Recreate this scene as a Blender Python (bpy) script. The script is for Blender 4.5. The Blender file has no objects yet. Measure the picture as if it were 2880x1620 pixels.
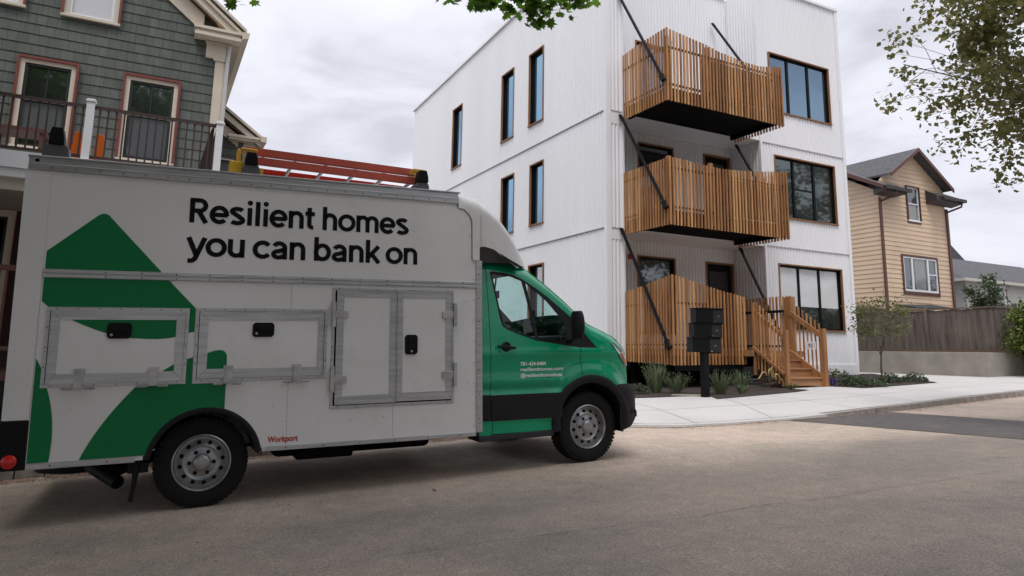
import bpy, math, random
from mathutils import Vector, Matrix
import numpy as np

# ------------------------------------------------------------------ camera, world, sun
scene = bpy.context.scene
COL = scene.collection
PHI = math.radians(62.6); PITCH = math.atan2(327, 1951); ROLL = 0.0166; EYE = Vector((0, 0, 1.25))
F0 = Vector((math.cos(PHI), math.sin(PHI), 0)); R0 = Vector((math.sin(PHI), -math.cos(PHI), 0)); U0 = Vector((0, 0, 1))
FW = F0 * math.cos(PITCH) + U0 * math.sin(PITCH); UP = -F0 * math.sin(PITCH) + U0 * math.cos(PITCH)
RT = R0 * math.cos(ROLL) + UP * math.sin(ROLL); UP = UP * math.cos(ROLL) - R0 * math.sin(ROLL)
cd = bpy.data.cameras.new('camera'); cam = bpy.data.objects.new('camera', cd); COL.objects.link(cam)
m = Matrix.Identity(4)
for i in range(3):
    m[i][0] = RT[i]; m[i][1] = UP[i]; m[i][2] = -FW[i]; m[i][3] = EYE[i]
cam.matrix_world = m
cd.sensor_width = 36; cd.lens = 36 * 1951 / 2880; cd.shift_y = -150 / 2880
cd.clip_start = 0.05; cd.clip_end = 3000
scene.camera = cam

SUN_EL, SUN_AZ = math.radians(62), math.radians(228)      # azimuth of the sun measured from +X towards +Y
w = bpy.data.worlds.new("World"); scene.world = w; w.use_nodes = True
nt = w.node_tree; N = nt.nodes; L = nt.links
bg = N['Background']; bg.inputs['Strength'].default_value = 0.10
sky = N.new('ShaderNodeTexSky'); sky.sky_type = 'NISHITA'; sky.sun_disc = False
sky.sun_elevation = SUN_EL; sky.sun_rotation = math.radians(90) - SUN_AZ; sky.dust_density = 2.0
tc = N.new('ShaderNodeTexCoord'); mp = N.new('ShaderNodeMapping'); mp.inputs['Scale'].default_value = (1.0, 1.0, 2.6)
L.new(tc.outputs['Generated'], mp.inputs['Vector'])
n1 = N.new('ShaderNodeTexNoise'); n1.inputs['Scale'].default_value = 3.6; n1.inputs['Detail'].default_value = 6; n1.inputs['Roughness'].default_value = 0.52
n1.inputs['Distortion'].default_value = 0.35
L.new(mp.outputs['Vector'], n1.inputs['Vector'])
cr = N.new('ShaderNodeValToRGB'); e = cr.color_ramp.elements
e[0].position = 0.36; e[0].color = (0.60, 0.605, 0.68, 1); e[1].position = 0.66; e[1].color = (0.91, 0.915, 0.965, 1)
x = cr.color_ramp.elements.new(0.5); x.color = (0.80, 0.805, 0.885, 1)
L.new(n1.outputs['Fac'], cr.inputs['Fac'])
sc_ = N.new('ShaderNodeVectorMath'); sc_.operation = 'SCALE'; sc_.inputs['Scale'].default_value = 10.0
sz = N.new('ShaderNodeSeparateXYZ'); L.new(tc.outputs['Generated'], sz.inputs[0])
zr = N.new('ShaderNodeMapRange'); zr.interpolation_type = 'SMOOTHSTEP'; zr.inputs['From Min'].default_value = 0.40; zr.inputs['From Max'].default_value = 1.0
zr.inputs['To Min'].default_value = 9.7; zr.inputs['To Max'].default_value = 21.0      # an overcast sky is brightest overhead
L.new(sz.outputs['Z'], zr.inputs['Value']); L.new(zr.outputs['Result'], sc_.inputs['Scale'])
L.new(cr.outputs['Color'], sc_.inputs[0])
mx = N.new('ShaderNodeMix'); mx.data_type = 'RGBA'; mx.inputs['Factor'].default_value = 0.93
L.new(sky.outputs['Color'], mx.inputs['A']); L.new(sc_.outputs['Vector'], mx.inputs['B'])
L.new(mx.outputs['Result'], bg.inputs['Color'])

sd = bpy.data.lights.new('sun', 'SUN'); sd.energy = 1.5; sd.angle = math.radians(18); sd.color = (1.0, 0.965, 0.92)
sun = bpy.data.objects.new('sun', sd); COL.objects.link(sun)
sdir = Vector((math.cos(SUN_EL) * math.cos(SUN_AZ), math.cos(SUN_EL) * math.sin(SUN_AZ), math.sin(SUN_EL)))
sun.rotation_euler = sdir.to_track_quat('Z', 'Y').to_euler()
vs = scene.view_settings; vs.view_transform = 'Standard'; vs.look = 'None'; vs.exposure = 0.22; vs.gamma = 1; vs.use_curve_mapping = False
try:
    scene.cycles.max_bounces = 8; scene.cycles.transparent_max_bounces = 8
except Exception: pass

# ------------------------------------------------------------------ helpers
rnd = random.Random(7)
def tag(o, label=None, cat=None, group=None, kind=None):
    if label: o['label'] = label
    if cat: o['category'] = cat
    if group: o['group'] = group
    if kind: o['kind'] = kind
    return o
def empty(name, mat=None, loc=(0, 0, 0)):
    o = bpy.data.objects.new(name, None); COL.objects.link(o)
    o.empty_display_size = 0.2
    o.matrix_world = mat if mat is not None else Matrix.Translation(loc)
    return o
def root_matrix(o):
    return o.matrix_basis if o.parent is None else root_matrix(o.parent) @ o.matrix_basis
class MB:
    def __init__(s): s.v = []; s.f = []; s.mi = []; s.m = 0; s.calls = []
    def add(s, vs_, fs):
        n = len(s.v); s.calls.append((n, len(s.f))); s.v.extend([tuple(p) for p in vs_]); s.f.extend([tuple(i + n for i in f) for f in fs]); s.mi.extend([s.m] * len(fs)); return s
    def hexa(s, p):   # 8 points, bottom ring then top ring
        return s.add(p, [(0, 3, 2, 1), (4, 5, 6, 7), (0, 1, 5, 4), (1, 2, 6, 5), (2, 3, 7, 6), (3, 0, 4, 7)])
    def box(s, x0, x1, y0, y1, z0, z1, M=None):
        p = [(x0, y0, z0), (x1, y0, z0), (x1, y1, z0), (x0, y1, z0), (x0, y0, z1), (x1, y0, z1), (x1, y1, z1), (x0, y1, z1)]
        if M: p = [M(*q) for q in p]
        return s.hexa(p)
    def prism(s, poly, d0, d1, M):   # poly in (a,b); extruded along third coordinate n from d0 to d1; M(a,n,b)
        n = len(poly)
        v = [M(a, d0, b) for a, b in poly] + [M(a, d1, b) for a, b in poly]
        f = [tuple(range(n)), tuple(range(2 * n - 1, n - 1, -1))] + [(i, i + n, (i + 1) % n + n, (i + 1) % n) for i in range(n)]
        return s.add(v, f)
    def tube(s, pts, r, n=8, cap=True):
        pts = [Vector(p) for p in pts]; rr = r if isinstance(r, (list, tuple)) else [r] * len(pts)
        v = []; prev = None
        for i, p in enumerate(pts):
            t = (pts[min(i + 1, len(pts) - 1)] - pts[max(i - 1, 0)])
            t = t.normalized() if t.length > 1e-9 else Vector((0, 0, 1))
            if prev is None:
                a = Vector((0, 0, 1)) if abs(t.z) < .9 else Vector((1, 0, 0))
                u = t.cross(a).normalized()
            else:
                u = (prev - t * prev.dot(t)).normalized()
            prev = u; q = t.cross(u)
            for k in range(n):
                an = 2 * math.pi * k / n
                v.append(p + (u * math.cos(an) + q * math.sin(an)) * rr[i])
        f = []
        for i in range(len(pts) - 1):
            for k in range(n):
                a = i * n + k; b = i * n + (k + 1) % n
                f.append((a, b, b + n, a + n))
        if cap: f.append(tuple(range(n - 1, -1, -1))); f.append(tuple(range((len(pts) - 1) * n, len(pts) * n)))
        return s.add(v, f)
    def bar(s, p0, p1, w, h, upv=(0, 0, 1)):
        p0 = Vector(p0); p1 = Vector(p1); t = (p1 - p0).normalized(); u = t.cross(Vector(upv)).normalized(); q = u.cross(t)
        c = [(-1, -1), (1, -1), (1, 1), (-1, 1)]
        return s.hexa([p0 + u * a * w / 2 + q * b * h / 2 for a, b in c] + [p1 + u * a * w / 2 + q * b * h / 2 for a, b in c])
    def lathe(s, prof, c, ax, n=40):   # prof: (radius, offset along axis)
        ax = Vector(ax).normalized(); a = Vector((0, 0, 1)) if abs(ax.z) < .9 else Vector((1, 0, 0)); u = ax.cross(a).normalized(); q = ax.cross(u); c = Vector(c)
        v = []; f = []
        for r, d in prof:
            for k in range(n):
                an = 2 * math.pi * k / n; v.append(c + ax * d + (u * math.cos(an) + q * math.sin(an)) * r)
        for i in range(len(prof) - 1):
            for k in range(n):
                a_ = i * n + k; b_ = i * n + (k + 1) % n; f.append((a_, b_, b_ + n, a_ + n))
        return s.add(v, f)
    def grid(s, rows):
        n = len(rows[0]); v = [p for r in rows for p in r]; f = []
        for i in range(len(rows) - 1):
            for k in range(n - 1): f.append((i * n + k, i * n + k + 1, (i + 1) * n + k + 1, (i + 1) * n + k))
        return s.add(v, f)
    def disc(s, c, ax, r, n=12, d=0.0):
        ax = Vector(ax).normalized(); a = Vector((0, 0, 1)) if abs(ax.z) < .9 else Vector((1, 0, 0)); u = ax.cross(a).normalized(); q = ax.cross(u); c = Vector(c) + ax * d
        return s.add([c + (u * math.cos(2 * math.pi * k / n) + q * math.sin(2 * math.pi * k / n)) * r for k in range(n)], [tuple(range(n))])
    def build_each(s, name, mats, parent=None, per=1, **k):
        """every `per` shapes become an object of their own"""
        ends = s.calls + [(len(s.v), len(s.f))]; out = []
        for i in range(0, len(s.calls), per):
            (v0, f0), (v1, f1) = ends[i], ends[min(i + per, len(s.calls))]
            q = MB(); q.add(s.v[v0:v1], [tuple(j - v0 for j in f) for f in s.f[f0:f1]]); out.append(q.build(name, mats, parent, **k))
        return out
    def build(s, name, mats, parent=None, smooth=False, local=False, bevel=0, ang=40):
        if not isinstance(mats, (list, tuple)): mats = [mats]
        v = s.v
        if parent is not None and not local:
            inv = root_matrix(parent).inverted(); v = [tuple(inv @ Vector(p)) for p in v]
        me = bpy.data.meshes.new(name); me.from_pydata([tuple(p) for p in v], [], s.f); me.update()
        for mt in mats: me.materials.append(mt)
        if len(mats) > 1: me.polygons.foreach_set('material_index', s.mi)
        o = bpy.data.objects.new(name, me); COL.objects.link(o)
        if parent is not None: o.parent = parent
        if smooth:
            me.polygons.foreach_set('use_smooth', [True] * len(me.polygons))
            try: me.set_sharp_from_angle(angle=math.radians(ang))
            except Exception: pass
        if bevel:
            b = o.modifiers.new('bevel', 'BEVEL'); b.width = bevel; b.segments = 2; b.limit_method = 'ANGLE'; b.angle_limit = math.radians(50)
            b.harden_normals = False
        return o

# ------------------------------------------------------------------ materials
MATS = {}
def mat(name, col, rough=0.6, metal=0.0, spec=0.5, var=0.0, vscale=3.0, bump=0.0, bscale=60.0, coat=0.0, stretch=(1, 1, 1), sat=None, dirt=None, dscale=1.2):
    M = bpy.data.materials.new(name); M.use_nodes = True; t = M.node_tree; n = t.nodes; l = t.links; b = n['Principled BSDF']
    b.inputs['Base Color'].default_value = (*col, 1); b.inputs['Roughness'].default_value = rough; b.inputs['Metallic'].default_value = metal
    b.inputs['Specular IOR Level'].default_value = spec; b.inputs['Coat Weight'].default_value = coat; b.inputs['Coat Roughness'].default_value = 0.05
    tcn = n.new('ShaderNodeTexCoord'); mpn = n.new('ShaderNodeMapping'); mpn.inputs['Scale'].default_value = stretch; l.new(tcn.outputs['Object'], mpn.inputs['Vector'])
    if var:
        ns = n.new('ShaderNodeTexNoise'); ns.inputs['Scale'].default_value = vscale; ns.inputs['Detail'].default_value = 5; l.new(mpn.outputs['Vector'], ns.inputs['Vector'])
        r = n.new('ShaderNodeValToRGB'); r.color_ramp.elements[0].position = 0.3; r.color_ramp.elements[1].position = 0.7
        r.color_ramp.elements[0].color = (*[c * (1 - var) for c in col], 1); c2 = sat or [min(1, c * (1 + var)) for c in col]
        r.color_ramp.elements[1].color = (*c2, 1); l.new(ns.outputs['Fac'], r.inputs['Fac']); out = r.outputs['Color']
        if dirt:
            n2 = n.new('ShaderNodeTexNoise'); n2.inputs['Scale'].default_value = dscale; n2.inputs['Detail'].default_value = 8; n2.inputs['Roughness'].default_value = .65; l.new(tcn.outputs['Object'], n2.inputs['Vector'])
            r2 = n.new('ShaderNodeValToRGB'); r2.color_ramp.elements[0].position = 0.52; r2.color_ramp.elements[0].color = (0, 0, 0, 1); r2.color_ramp.elements[1].position = 0.75; r2.color_ramp.elements[1].color = (.8, .8, .8, 1)
            l.new(n2.outputs['Fac'], r2.inputs['Fac']); m2 = n.new('ShaderNodeMix'); m2.data_type = 'RGBA'
            l.new(r2.outputs['Color'], m2.inputs['Factor']); l.new(out, m2.inputs['A']); m2.inputs['B'].default_value = (*dirt, 1); out = m2.outputs['Result']
        l.new(out, b.inputs['Base Color'])
    if bump:
        nb = n.new('ShaderNodeTexNoise'); nb.inputs['Scale'].default_value = bscale; nb.inputs['Detail'].default_value = 3; l.new(mpn.outputs['Vector'], nb.inputs['Vector'])
        bp = n.new('ShaderNodeBump'); bp.inputs['Strength'].default_value = bump; bp.inputs['Distance'].default_value = 0.01; l.new(nb.outputs['Fac'], bp.inputs['Height']); l.new(bp.outputs['Normal'], b.inputs['Normal'])
    MATS[name] = M; return M
def leafmat(name, c1, c2, trans=0.35):
    M = bpy.data.materials.new(name); M.use_nodes = True; t = M.node_tree; n = t.nodes; l = t.links; b = n['Principled BSDF']; o = n['Material Output']
    g = n.new('ShaderNodeNewGeometry'); r = n.new('ShaderNodeValToRGB'); r.color_ramp.elements[0].color = (*c1, 1); r.color_ramp.elements[1].color = (*c2, 1)
    l.new(g.outputs['Random Per Island'], r.inputs['Fac']); l.new(r.outputs['Color'], b.inputs['Base Color']); b.inputs['Roughness'].default_value = .55
    tr = n.new('ShaderNodeBsdfTranslucent'); l.new(r.outputs['Color'], tr.inputs['Color']); mx_ = n.new('ShaderNodeMixShader'); mx_.inputs['Fac'].default_value = trans
    l.new(b.outputs['BSDF'], mx_.inputs[1]); l.new(tr.outputs['BSDF'], mx_.inputs[2]); l.new(mx_.outputs['Shader'], o.inputs['Surface'])
    return M
def woodmat(name, c1, c2, c3, rough=.6):   # every slat (mesh island) takes its own tone, grain runs along z
    M = bpy.data.materials.new(name); M.use_nodes = True; t = M.node_tree; n = t.nodes; l = t.links; b = n['Principled BSDF']; b.inputs['Roughness'].default_value = rough
    g = n.new('ShaderNodeNewGeometry'); r = n.new('ShaderNodeValToRGB'); r.color_ramp.elements[0].color = (*c1, 1); r.color_ramp.elements[1].color = (*c3, 1)
    x_ = r.color_ramp.elements.new(.5); x_.color = (*c2, 1)
    l.new(g.outputs['Random Per Island'], r.inputs['Fac'])
    tcn = n.new('ShaderNodeTexCoord'); mpn = n.new('ShaderNodeMapping'); mpn.inputs['Scale'].default_value = (30, 30, 2.2); l.new(tcn.outputs['Object'], mpn.inputs['Vector'])
    ns = n.new('ShaderNodeTexNoise'); ns.inputs['Scale'].default_value = 1.0; ns.inputs['Detail'].default_value = 4; l.new(mpn.outputs['Vector'], ns.inputs['Vector'])
    mr = n.new('ShaderNodeMapRange'); mr.inputs['From Min'].default_value = .25; mr.inputs['From Max'].default_value = .75; mr.inputs['To Min'].default_value = .62; mr.inputs['To Max'].default_value = 1.25
    l.new(ns.outputs['Fac'], mr.inputs['Value']); m2 = n.new('ShaderNodeVectorMath'); m2.operation = 'SCALE'
    l.new(r.outputs['Color'], m2.inputs[0]); l.new(mr.outputs['Result'], m2.inputs['Scale']); l.new(m2.outputs['Vector'], b.inputs['Base Color'])
    return M
def glassmat(name, dark, tint, fac=.7, rough=.03, base=0.08):   # coated pane: tinted mirror over a dark room
    M = bpy.data.materials.new(name); M.use_nodes = True; t = M.node_tree; n = t.nodes; l = t.links; b = n['Principled BSDF']; o = n['Material Output']
    b.inputs['Base Color'].default_value = (*dark, 1); b.inputs['Roughness'].default_value = .25
    gl = n.new('ShaderNodeBsdfGlossy'); gl.inputs['Color'].default_value = (*tint, 1); gl.inputs['Roughness'].default_value = rough
    fr = n.new('ShaderNodeFresnel'); fr.inputs['IOR'].default_value = 1.5
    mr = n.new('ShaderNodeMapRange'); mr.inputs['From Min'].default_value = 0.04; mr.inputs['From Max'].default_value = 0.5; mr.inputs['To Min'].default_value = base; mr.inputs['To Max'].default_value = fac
    l.new(fr.outputs['Fac'], mr.inputs['Value']); mx_ = n.new('ShaderNodeMixShader'); l.new(mr.outputs['Result'], mx_.inputs['Fac'])
    ns = n.new('ShaderNodeTexNoise'); ns.inputs['Scale'].default_value = .8; bp = n.new('ShaderNodeBump'); bp.inputs['Strength'].default_value = .06; bp.inputs['Distance'].default_value = .1
    tcn = n.new('ShaderNodeTexCoord'); l.new(tcn.outputs['Object'], ns.inputs['Vector']); l.new(ns.outputs['Fac'], bp.inputs['Height']); l.new(bp.outputs['Normal'], gl.inputs['Normal'])
    l.new(b.outputs['BSDF'], mx_.inputs[1]); l.new(gl.outputs['BSDF'], mx_.inputs[2]); l.new(mx_.outputs['Shader'], o.inputs['Surface'])
    return M
def clearglass(name, tint, fac=.12):
    M = bpy.data.materials.new(name); M.use_nodes = True; t = M.node_tree; n = t.nodes; l = t.links; o = n['Material Output']; n.remove(n['Principled BSDF'])
    tr = n.new('ShaderNodeBsdfTransparent'); tr.inputs['Color'].default_value = (*tint, 1); gl = n.new('ShaderNodeBsdfGlossy'); gl.inputs['Roughness'].default_value = .02
    mx_ = n.new('ShaderNodeMixShader'); mx_.inputs['Fac'].default_value = fac; l.new(tr.outputs['BSDF'], mx_.inputs[1]); l.new(gl.outputs['BSDF'], mx_.inputs[2]); l.new(mx_.outputs['Shader'], o.inputs['Surface'])
    return M

WHITE = mat('white_metal_cladding', (.80, .80, .82), .38, var=.03, vscale=.7, stretch=(1, 1, .15))
WTRIM = mat('white_trim', (.82, .82, .84), .4)
SEAM = mat('seam_grey', (.30, .30, .32), .6)
CEDAR = woodmat('cedar_slats', (.25, .108, .036), (.40, .185, .066), (.57, .30, .12))
CEDAR2 = mat('cedar_boards', (.31, .145, .055), .6, var=.25, vscale=1.2, stretch=(9, 9, 1.2))
CEDARH = mat('cedar_treads', (.34, .17, .08), .6, var=.25, vscale=1.2, stretch=(1.2, 9, 9))
WOODCASE = mat('window_casing_wood', (.25, .12, .05), .6, var=.2, vscale=2, stretch=(6, 6, 1))
BLACK = mat('black_metal', (.006, .006, .007), .5, spec=.15)
STEEL = mat('dark_steel', (.008, .008, .010), .6, spec=.2)
SOOT = mat('black_membrane', (.006, .006, .006), .9, spec=.1)
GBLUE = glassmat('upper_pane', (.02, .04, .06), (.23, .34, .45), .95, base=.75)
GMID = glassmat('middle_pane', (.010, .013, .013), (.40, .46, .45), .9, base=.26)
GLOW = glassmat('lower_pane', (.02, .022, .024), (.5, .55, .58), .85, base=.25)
GHOUSE = glassmat('old_window_pane', (.008, .009, .010), (.45, .5, .5), .8, base=.18)
GTAN = glassmat('far_window_pane', (.04, .045, .05), (.5, .55, .58), .8, base=.2)
BLIND = mat('white_blind', (.62, .62, .63), .7)
TRUCKW = mat('truck_white_paint', (.69, .68, .66), .30, var=.03, vscale=1.1, coat=.3, bump=.10, bscale=2.2, dirt=(.60, .58, .55), dscale=2.5)
ALU = mat('brushed_aluminium', (.47, .47, .47), .36, metal=.8, var=.17, vscale=3, stretch=(1.0, 8, 14))
ALUD = mat('cast_aluminium', (.44, .43, .42), .42, metal=.7, var=.25, vscale=10)
GREEN = mat('green_vinyl', (.002, .155, .045), .45, spec=.25)
CABG = mat('green_car_paint', (.000, .27, .125), .22, spec=.2, coat=.6)
INK = mat('black_vinyl_lettering', (.006, .005, .007), .6, spec=.12)
PLAST = mat('grey_black_plastic', (.011, .010, .012), .5, spec=.22, bump=.15, bscale=300)
PLAST2 = mat('dark_grey_plastic', (.075, .075, .08), .5)
RUBBER = mat('tyre_rubber', (.007, .007, .007), .8, spec=.25, bump=.3, bscale=80)
RIM = mat('silver_wheel', (.33, .33, .335), .38, metal=.8, var=.1, vscale=20)
HOLE = mat('wheel_hole_black', (.004, .004, .004), .9, spec=.1)
RED = mat('red_lens', (.55, .02, .012), .25)
AMBER = mat('amber_lens', (.55, .12, .05), .2)
CHROME = mat('headlamp_chrome', (.75, .77, .8), .12, metal=.9)
WTXT = mat('white_lettering', (.85, .88, .85), .5)
REDTXT = mat('red_lettering', (.45, .03, .02), .5)
YEL = mat('yellow_fibreglass', (.62, .36, .02), .45)
ORRED = mat('red_orange_fibreglass', (.42, .070, .040), .42, var=.15, vscale=3)
ORBR = mat('bright_red_fibreglass', (.60, .035, .012), .42)
ORANGE = mat('orange_plastic', (.85, .17, .01), .45)
SEATM = mat('seat_fabric', (.02, .02, .022), .85)
CABGLASS = clearglass('cab_window_glass', (.70, .86, .84), .05)
CREAM = mat('cream_trim', (.60, .52, .42), .5, var=.08, vscale=2)
SHINGW = mat('white_painted_wood', (.72, .72, .74), .5)
REDTR = mat('brick_red_trim', (.17, .036, .026), .5)
BROWNT = mat('brown_trim', (.09, .035, .025), .5)
RAILB = mat('dark_brown_rail', (.045, .025, .022), .5)
ROOFSH = mat('asphalt_roof_shingle', (.075, .075, .08), .9, var=.35, vscale=7, bump=.5, bscale=25)
SIDINGG = mat('grey_vinyl_siding', (.40, .395, .37), .55)
FENCEW = mat('weathered_fence_boards', (.125, .10, .085), .8, var=.45, vscale=1.1, stretch=(7, 7, .7), bump=.2, bscale=30, dirt=(.20, .16, .13), dscale=1.0)
CONC = mat('old_concrete_wall', (.30, .275, .24), .85, var=.16, vscale=2.2, bump=.25, bscale=35, dirt=(.21, .185, .155), dscale=.8)
MULCH = mat('dark_mulch', (.035, .024, .018), .95, var=.6, vscale=30, bump=1.0, bscale=60)
SOIL = mat('bare_ground', (.10, .085, .06), .95, var=.4, vscale=4, bump=.5, bscale=40)
BARK = mat('bark', (.10, .085, .07), .9, var=.3, vscale=8, bump=.5, bscale=40)
LEAFM = leafmat('maple_leaf', (.040, .105, .006), (.13, .26, .015), .5)
LEAFR = leafmat('autumn_green_leaf', (.095, .12, .035), (.235, .205, .075), .45)
LEAFD = leafmat('dark_street_leaf', (.025, .05, .012), (.05, .09, .02), .3)
LEAFS = leafmat('shrub_leaf', (.03, .055, .02), (.08, .12, .05), .25)
LEAFY = leafmat('yellow_green_leaf', (.085, .105, .028), (.16, .175, .045), .4)
LEAFB = leafmat('bush_leaf', (.06, .10, .012), (.15, .19, .025), .35)
LAV = leafmat('lavender_leaf', (.09, .13, .06), (.17, .21, .11), .2)
PURP = leafmat('purple_flower', (.09, .06, .22), (.14, .10, .30), .2)
STRAW = leafmat('dry_stem', (.32, .24, .10), (.50, .40, .18), .2)
LITTER = leafmat('leaf_litter', (.16, .07, .03), (.42, .24, .13), .1)
LITTERD = leafmat('dark_leaf_litter', (.05, .025, .015), (.12, .06, .03), .1)

# ------------------------------------------------------------------ terrain
def road_z(x):
    return .045 * x if x < 4 else (.18 + .029 * (x - 4) if x < 60 else 1.804 + .01 * (x - 60))
def walk_z(x): return road_z(x) + .125
def reveal(x):
    for (a, b_), (c, d_) in zip(REV, REV[1:]):
        if a <= x <= c: return b_ + (d_ - b_) * (x - a) / (c - a)
    return .10
REV = [(-400, .125), (5.0, .125), (6.0, .03), (8.6, .022), (10.6, .075), (14, .095), (400, .10)]
def walk_h(x, y):
    t = max(0, min(1, (y - kerb_y(x)) / 1.5)); return road_z(x) + reveal(x) + (.125 - reveal(x)) * t
def interp0(pts, x):
    for (a, b_), (c, d_) in zip(pts, pts[1:]):
        if a <= x <= c: return b_ + (d_ - b_) * (x - a) / (c - a)
    return pts[-1][1]
KERB = [(-60, 8.35), (-20, 8.35), (5.2, 8.35), (5.75, 8.2), (6.15, 7.85), (6.55, 7.6), (7.4, 7.48), (9.5, 7.42), (11, 7.42), (13.4, 7.7), (16, 7.95), (25, 8.4), (90, 8.4)]
def kerb_y(x):
    for (a, b), (c, d) in zip(KERB, KERB[1:]):
        if a <= x <= c: return b + (d - b) * (x - a) / (c - a)
    return 8.4
XS = sorted(set([-300, -200, -120, -60, -40, -30, 40, 60, 90, 130, 200, 300] + [round(-20 + i * .25, 3) for i in range(221)]))
def asphalt():
    M = mat('worn_asphalt', (.26, .235, .215), .85); t = M.node_tree; n = t.nodes; l = t.links; b = n['Principled BSDF']
    tcn = n.new('ShaderNodeTexCoord')
    def noise(s, d=4, r=.55, st=(1, 1, 1)):
        mpn = n.new('ShaderNodeMapping'); mpn.inputs['Scale'].default_value = st; l.new(tcn.outputs['Object'], mpn.inputs['Vector'])
        q = n.new('ShaderNodeTexNoise'); q.inputs['Scale'].default_value = s; q.inputs['Detail'].default_value = d; q.inputs['Roughness'].default_value = r; l.new(mpn.outputs['Vector'], q.inputs['Vector']); return q.outputs['Fac']
    def ramp(f, p0, c0, p1, c1):
        r = n.new('ShaderNodeValToRGB'); r.color_ramp.elements[0].position = p0; r.color_ramp.elements[0].color = (*c0, 1); r.color_ramp.elements[1].position = p1; r.color_ramp.elements[1].color = (*c1, 1); l.new(f, r.inputs['Fac']); return r.outputs['Color']
    def mix(kind, f, a, c):
        q = n.new('ShaderNodeMix'); q.data_type = 'RGBA'; q.blend_type = kind
        if isinstance(f, float): q.inputs['Factor'].default_value = f
        else: l.new(f, q.inputs['Factor'])
        for s_, v in (('A', a), ('B', c)):
            if isinstance(v, tuple): q.inputs[s_].default_value = (*v, 1)
            else: l.new(v, q.inputs[s_])
        return q.outputs['Result']
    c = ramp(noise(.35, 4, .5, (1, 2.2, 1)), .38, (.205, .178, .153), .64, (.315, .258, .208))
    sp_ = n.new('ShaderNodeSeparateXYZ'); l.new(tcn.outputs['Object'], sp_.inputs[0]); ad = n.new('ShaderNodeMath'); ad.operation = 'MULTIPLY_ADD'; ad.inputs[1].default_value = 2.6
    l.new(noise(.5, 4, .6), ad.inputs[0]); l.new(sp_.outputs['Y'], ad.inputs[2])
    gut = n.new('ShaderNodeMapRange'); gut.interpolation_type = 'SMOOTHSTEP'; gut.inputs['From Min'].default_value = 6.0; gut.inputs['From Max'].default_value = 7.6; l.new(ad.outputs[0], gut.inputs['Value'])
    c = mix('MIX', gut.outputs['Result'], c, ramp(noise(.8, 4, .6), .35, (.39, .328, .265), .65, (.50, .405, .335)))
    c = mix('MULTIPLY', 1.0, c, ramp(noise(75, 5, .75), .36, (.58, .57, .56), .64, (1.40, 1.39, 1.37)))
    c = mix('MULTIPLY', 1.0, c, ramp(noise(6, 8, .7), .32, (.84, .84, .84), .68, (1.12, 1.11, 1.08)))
    # stone specks
    vo = n.new('ShaderNodeTexVoronoi'); vo.inputs['Scale'].default_value = 26; l.new(tcn.outputs['Object'], vo.inputs['Vector'])
    sp = ramp(vo.outputs['Distance'], .05, (1, 1, 1), .12, (0, 0, 0)); wn = ramp(noise(5, 2), .5, (0, 0, 0), .62, (1, 1, 1))
    c = mix('MIX', mix('MULTIPLY', 1.0, sp, wn), c, (.14, .10, .085))
    l.new(c, b.inputs['Base Color'])
    bp = n.new('ShaderNodeBump'); bp.inputs['Strength'].default_value = .9; bp.inputs['Distance'].default_value = .008; l.new(noise(80, 4, .8), bp.inputs['Height']); l.new(bp.outputs['Normal'], b.inputs['Normal'])
    return M
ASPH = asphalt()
PATCH = mat('dark_asphalt_patch', (.082, .072, .068), .85, var=.22, vscale=9, bump=.5, bscale=140, dirt=(.14, .12, .105), dscale=1.5)
SIDEW = mat('new_concrete', (.49, .472, .45), .8, var=.06, vscale=1.3, bump=.25, bscale=90, dirt=(.47, .45, .43), dscale=1.1)
GRANITE = mat('kerb_granite', (.27, .24, .21), .85, var=.3, vscale=9, bump=.3, bscale=50)

# wide ground sheet a little below everything
b = MB()
b.grid([[(X, Y, road_z(X) - .05) for X in XS] for Y in (-300, -120, -20, 10, 20, 60, 150, 300)])
tag(b.build('ground', SOIL), kind='structure')
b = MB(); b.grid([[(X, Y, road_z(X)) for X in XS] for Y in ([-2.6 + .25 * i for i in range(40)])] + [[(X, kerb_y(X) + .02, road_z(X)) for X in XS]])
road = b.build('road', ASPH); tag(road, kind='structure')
# sidewalk slab (with control joints as real grooves)
b = MB()
JY = [0, .02]
rows = []
XJ = sorted(set([x for x in XS if 6.0 < x < 60] + [-60, -30, -10, 0, 2, 4, 5.2, 5.4, 5.6, 5.75, 5.9] + [90]))
def inner(t, X): return kerb_y(X) + .15 + t * (12.6 - kerb_y(X) - .15)
for t in [0, .12, .24, .34, .5, .75, 1.0]:
    rows.append([(X, inner(t, X), walk_h(X, inner(t, X))) for X in XJ])
rows.append([(X, 30, walk_z(X)) for X in XJ])
b.grid(rows)
sw = b.build('sidewalk', SIDEW); tag(sw, kind='structure')
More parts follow.
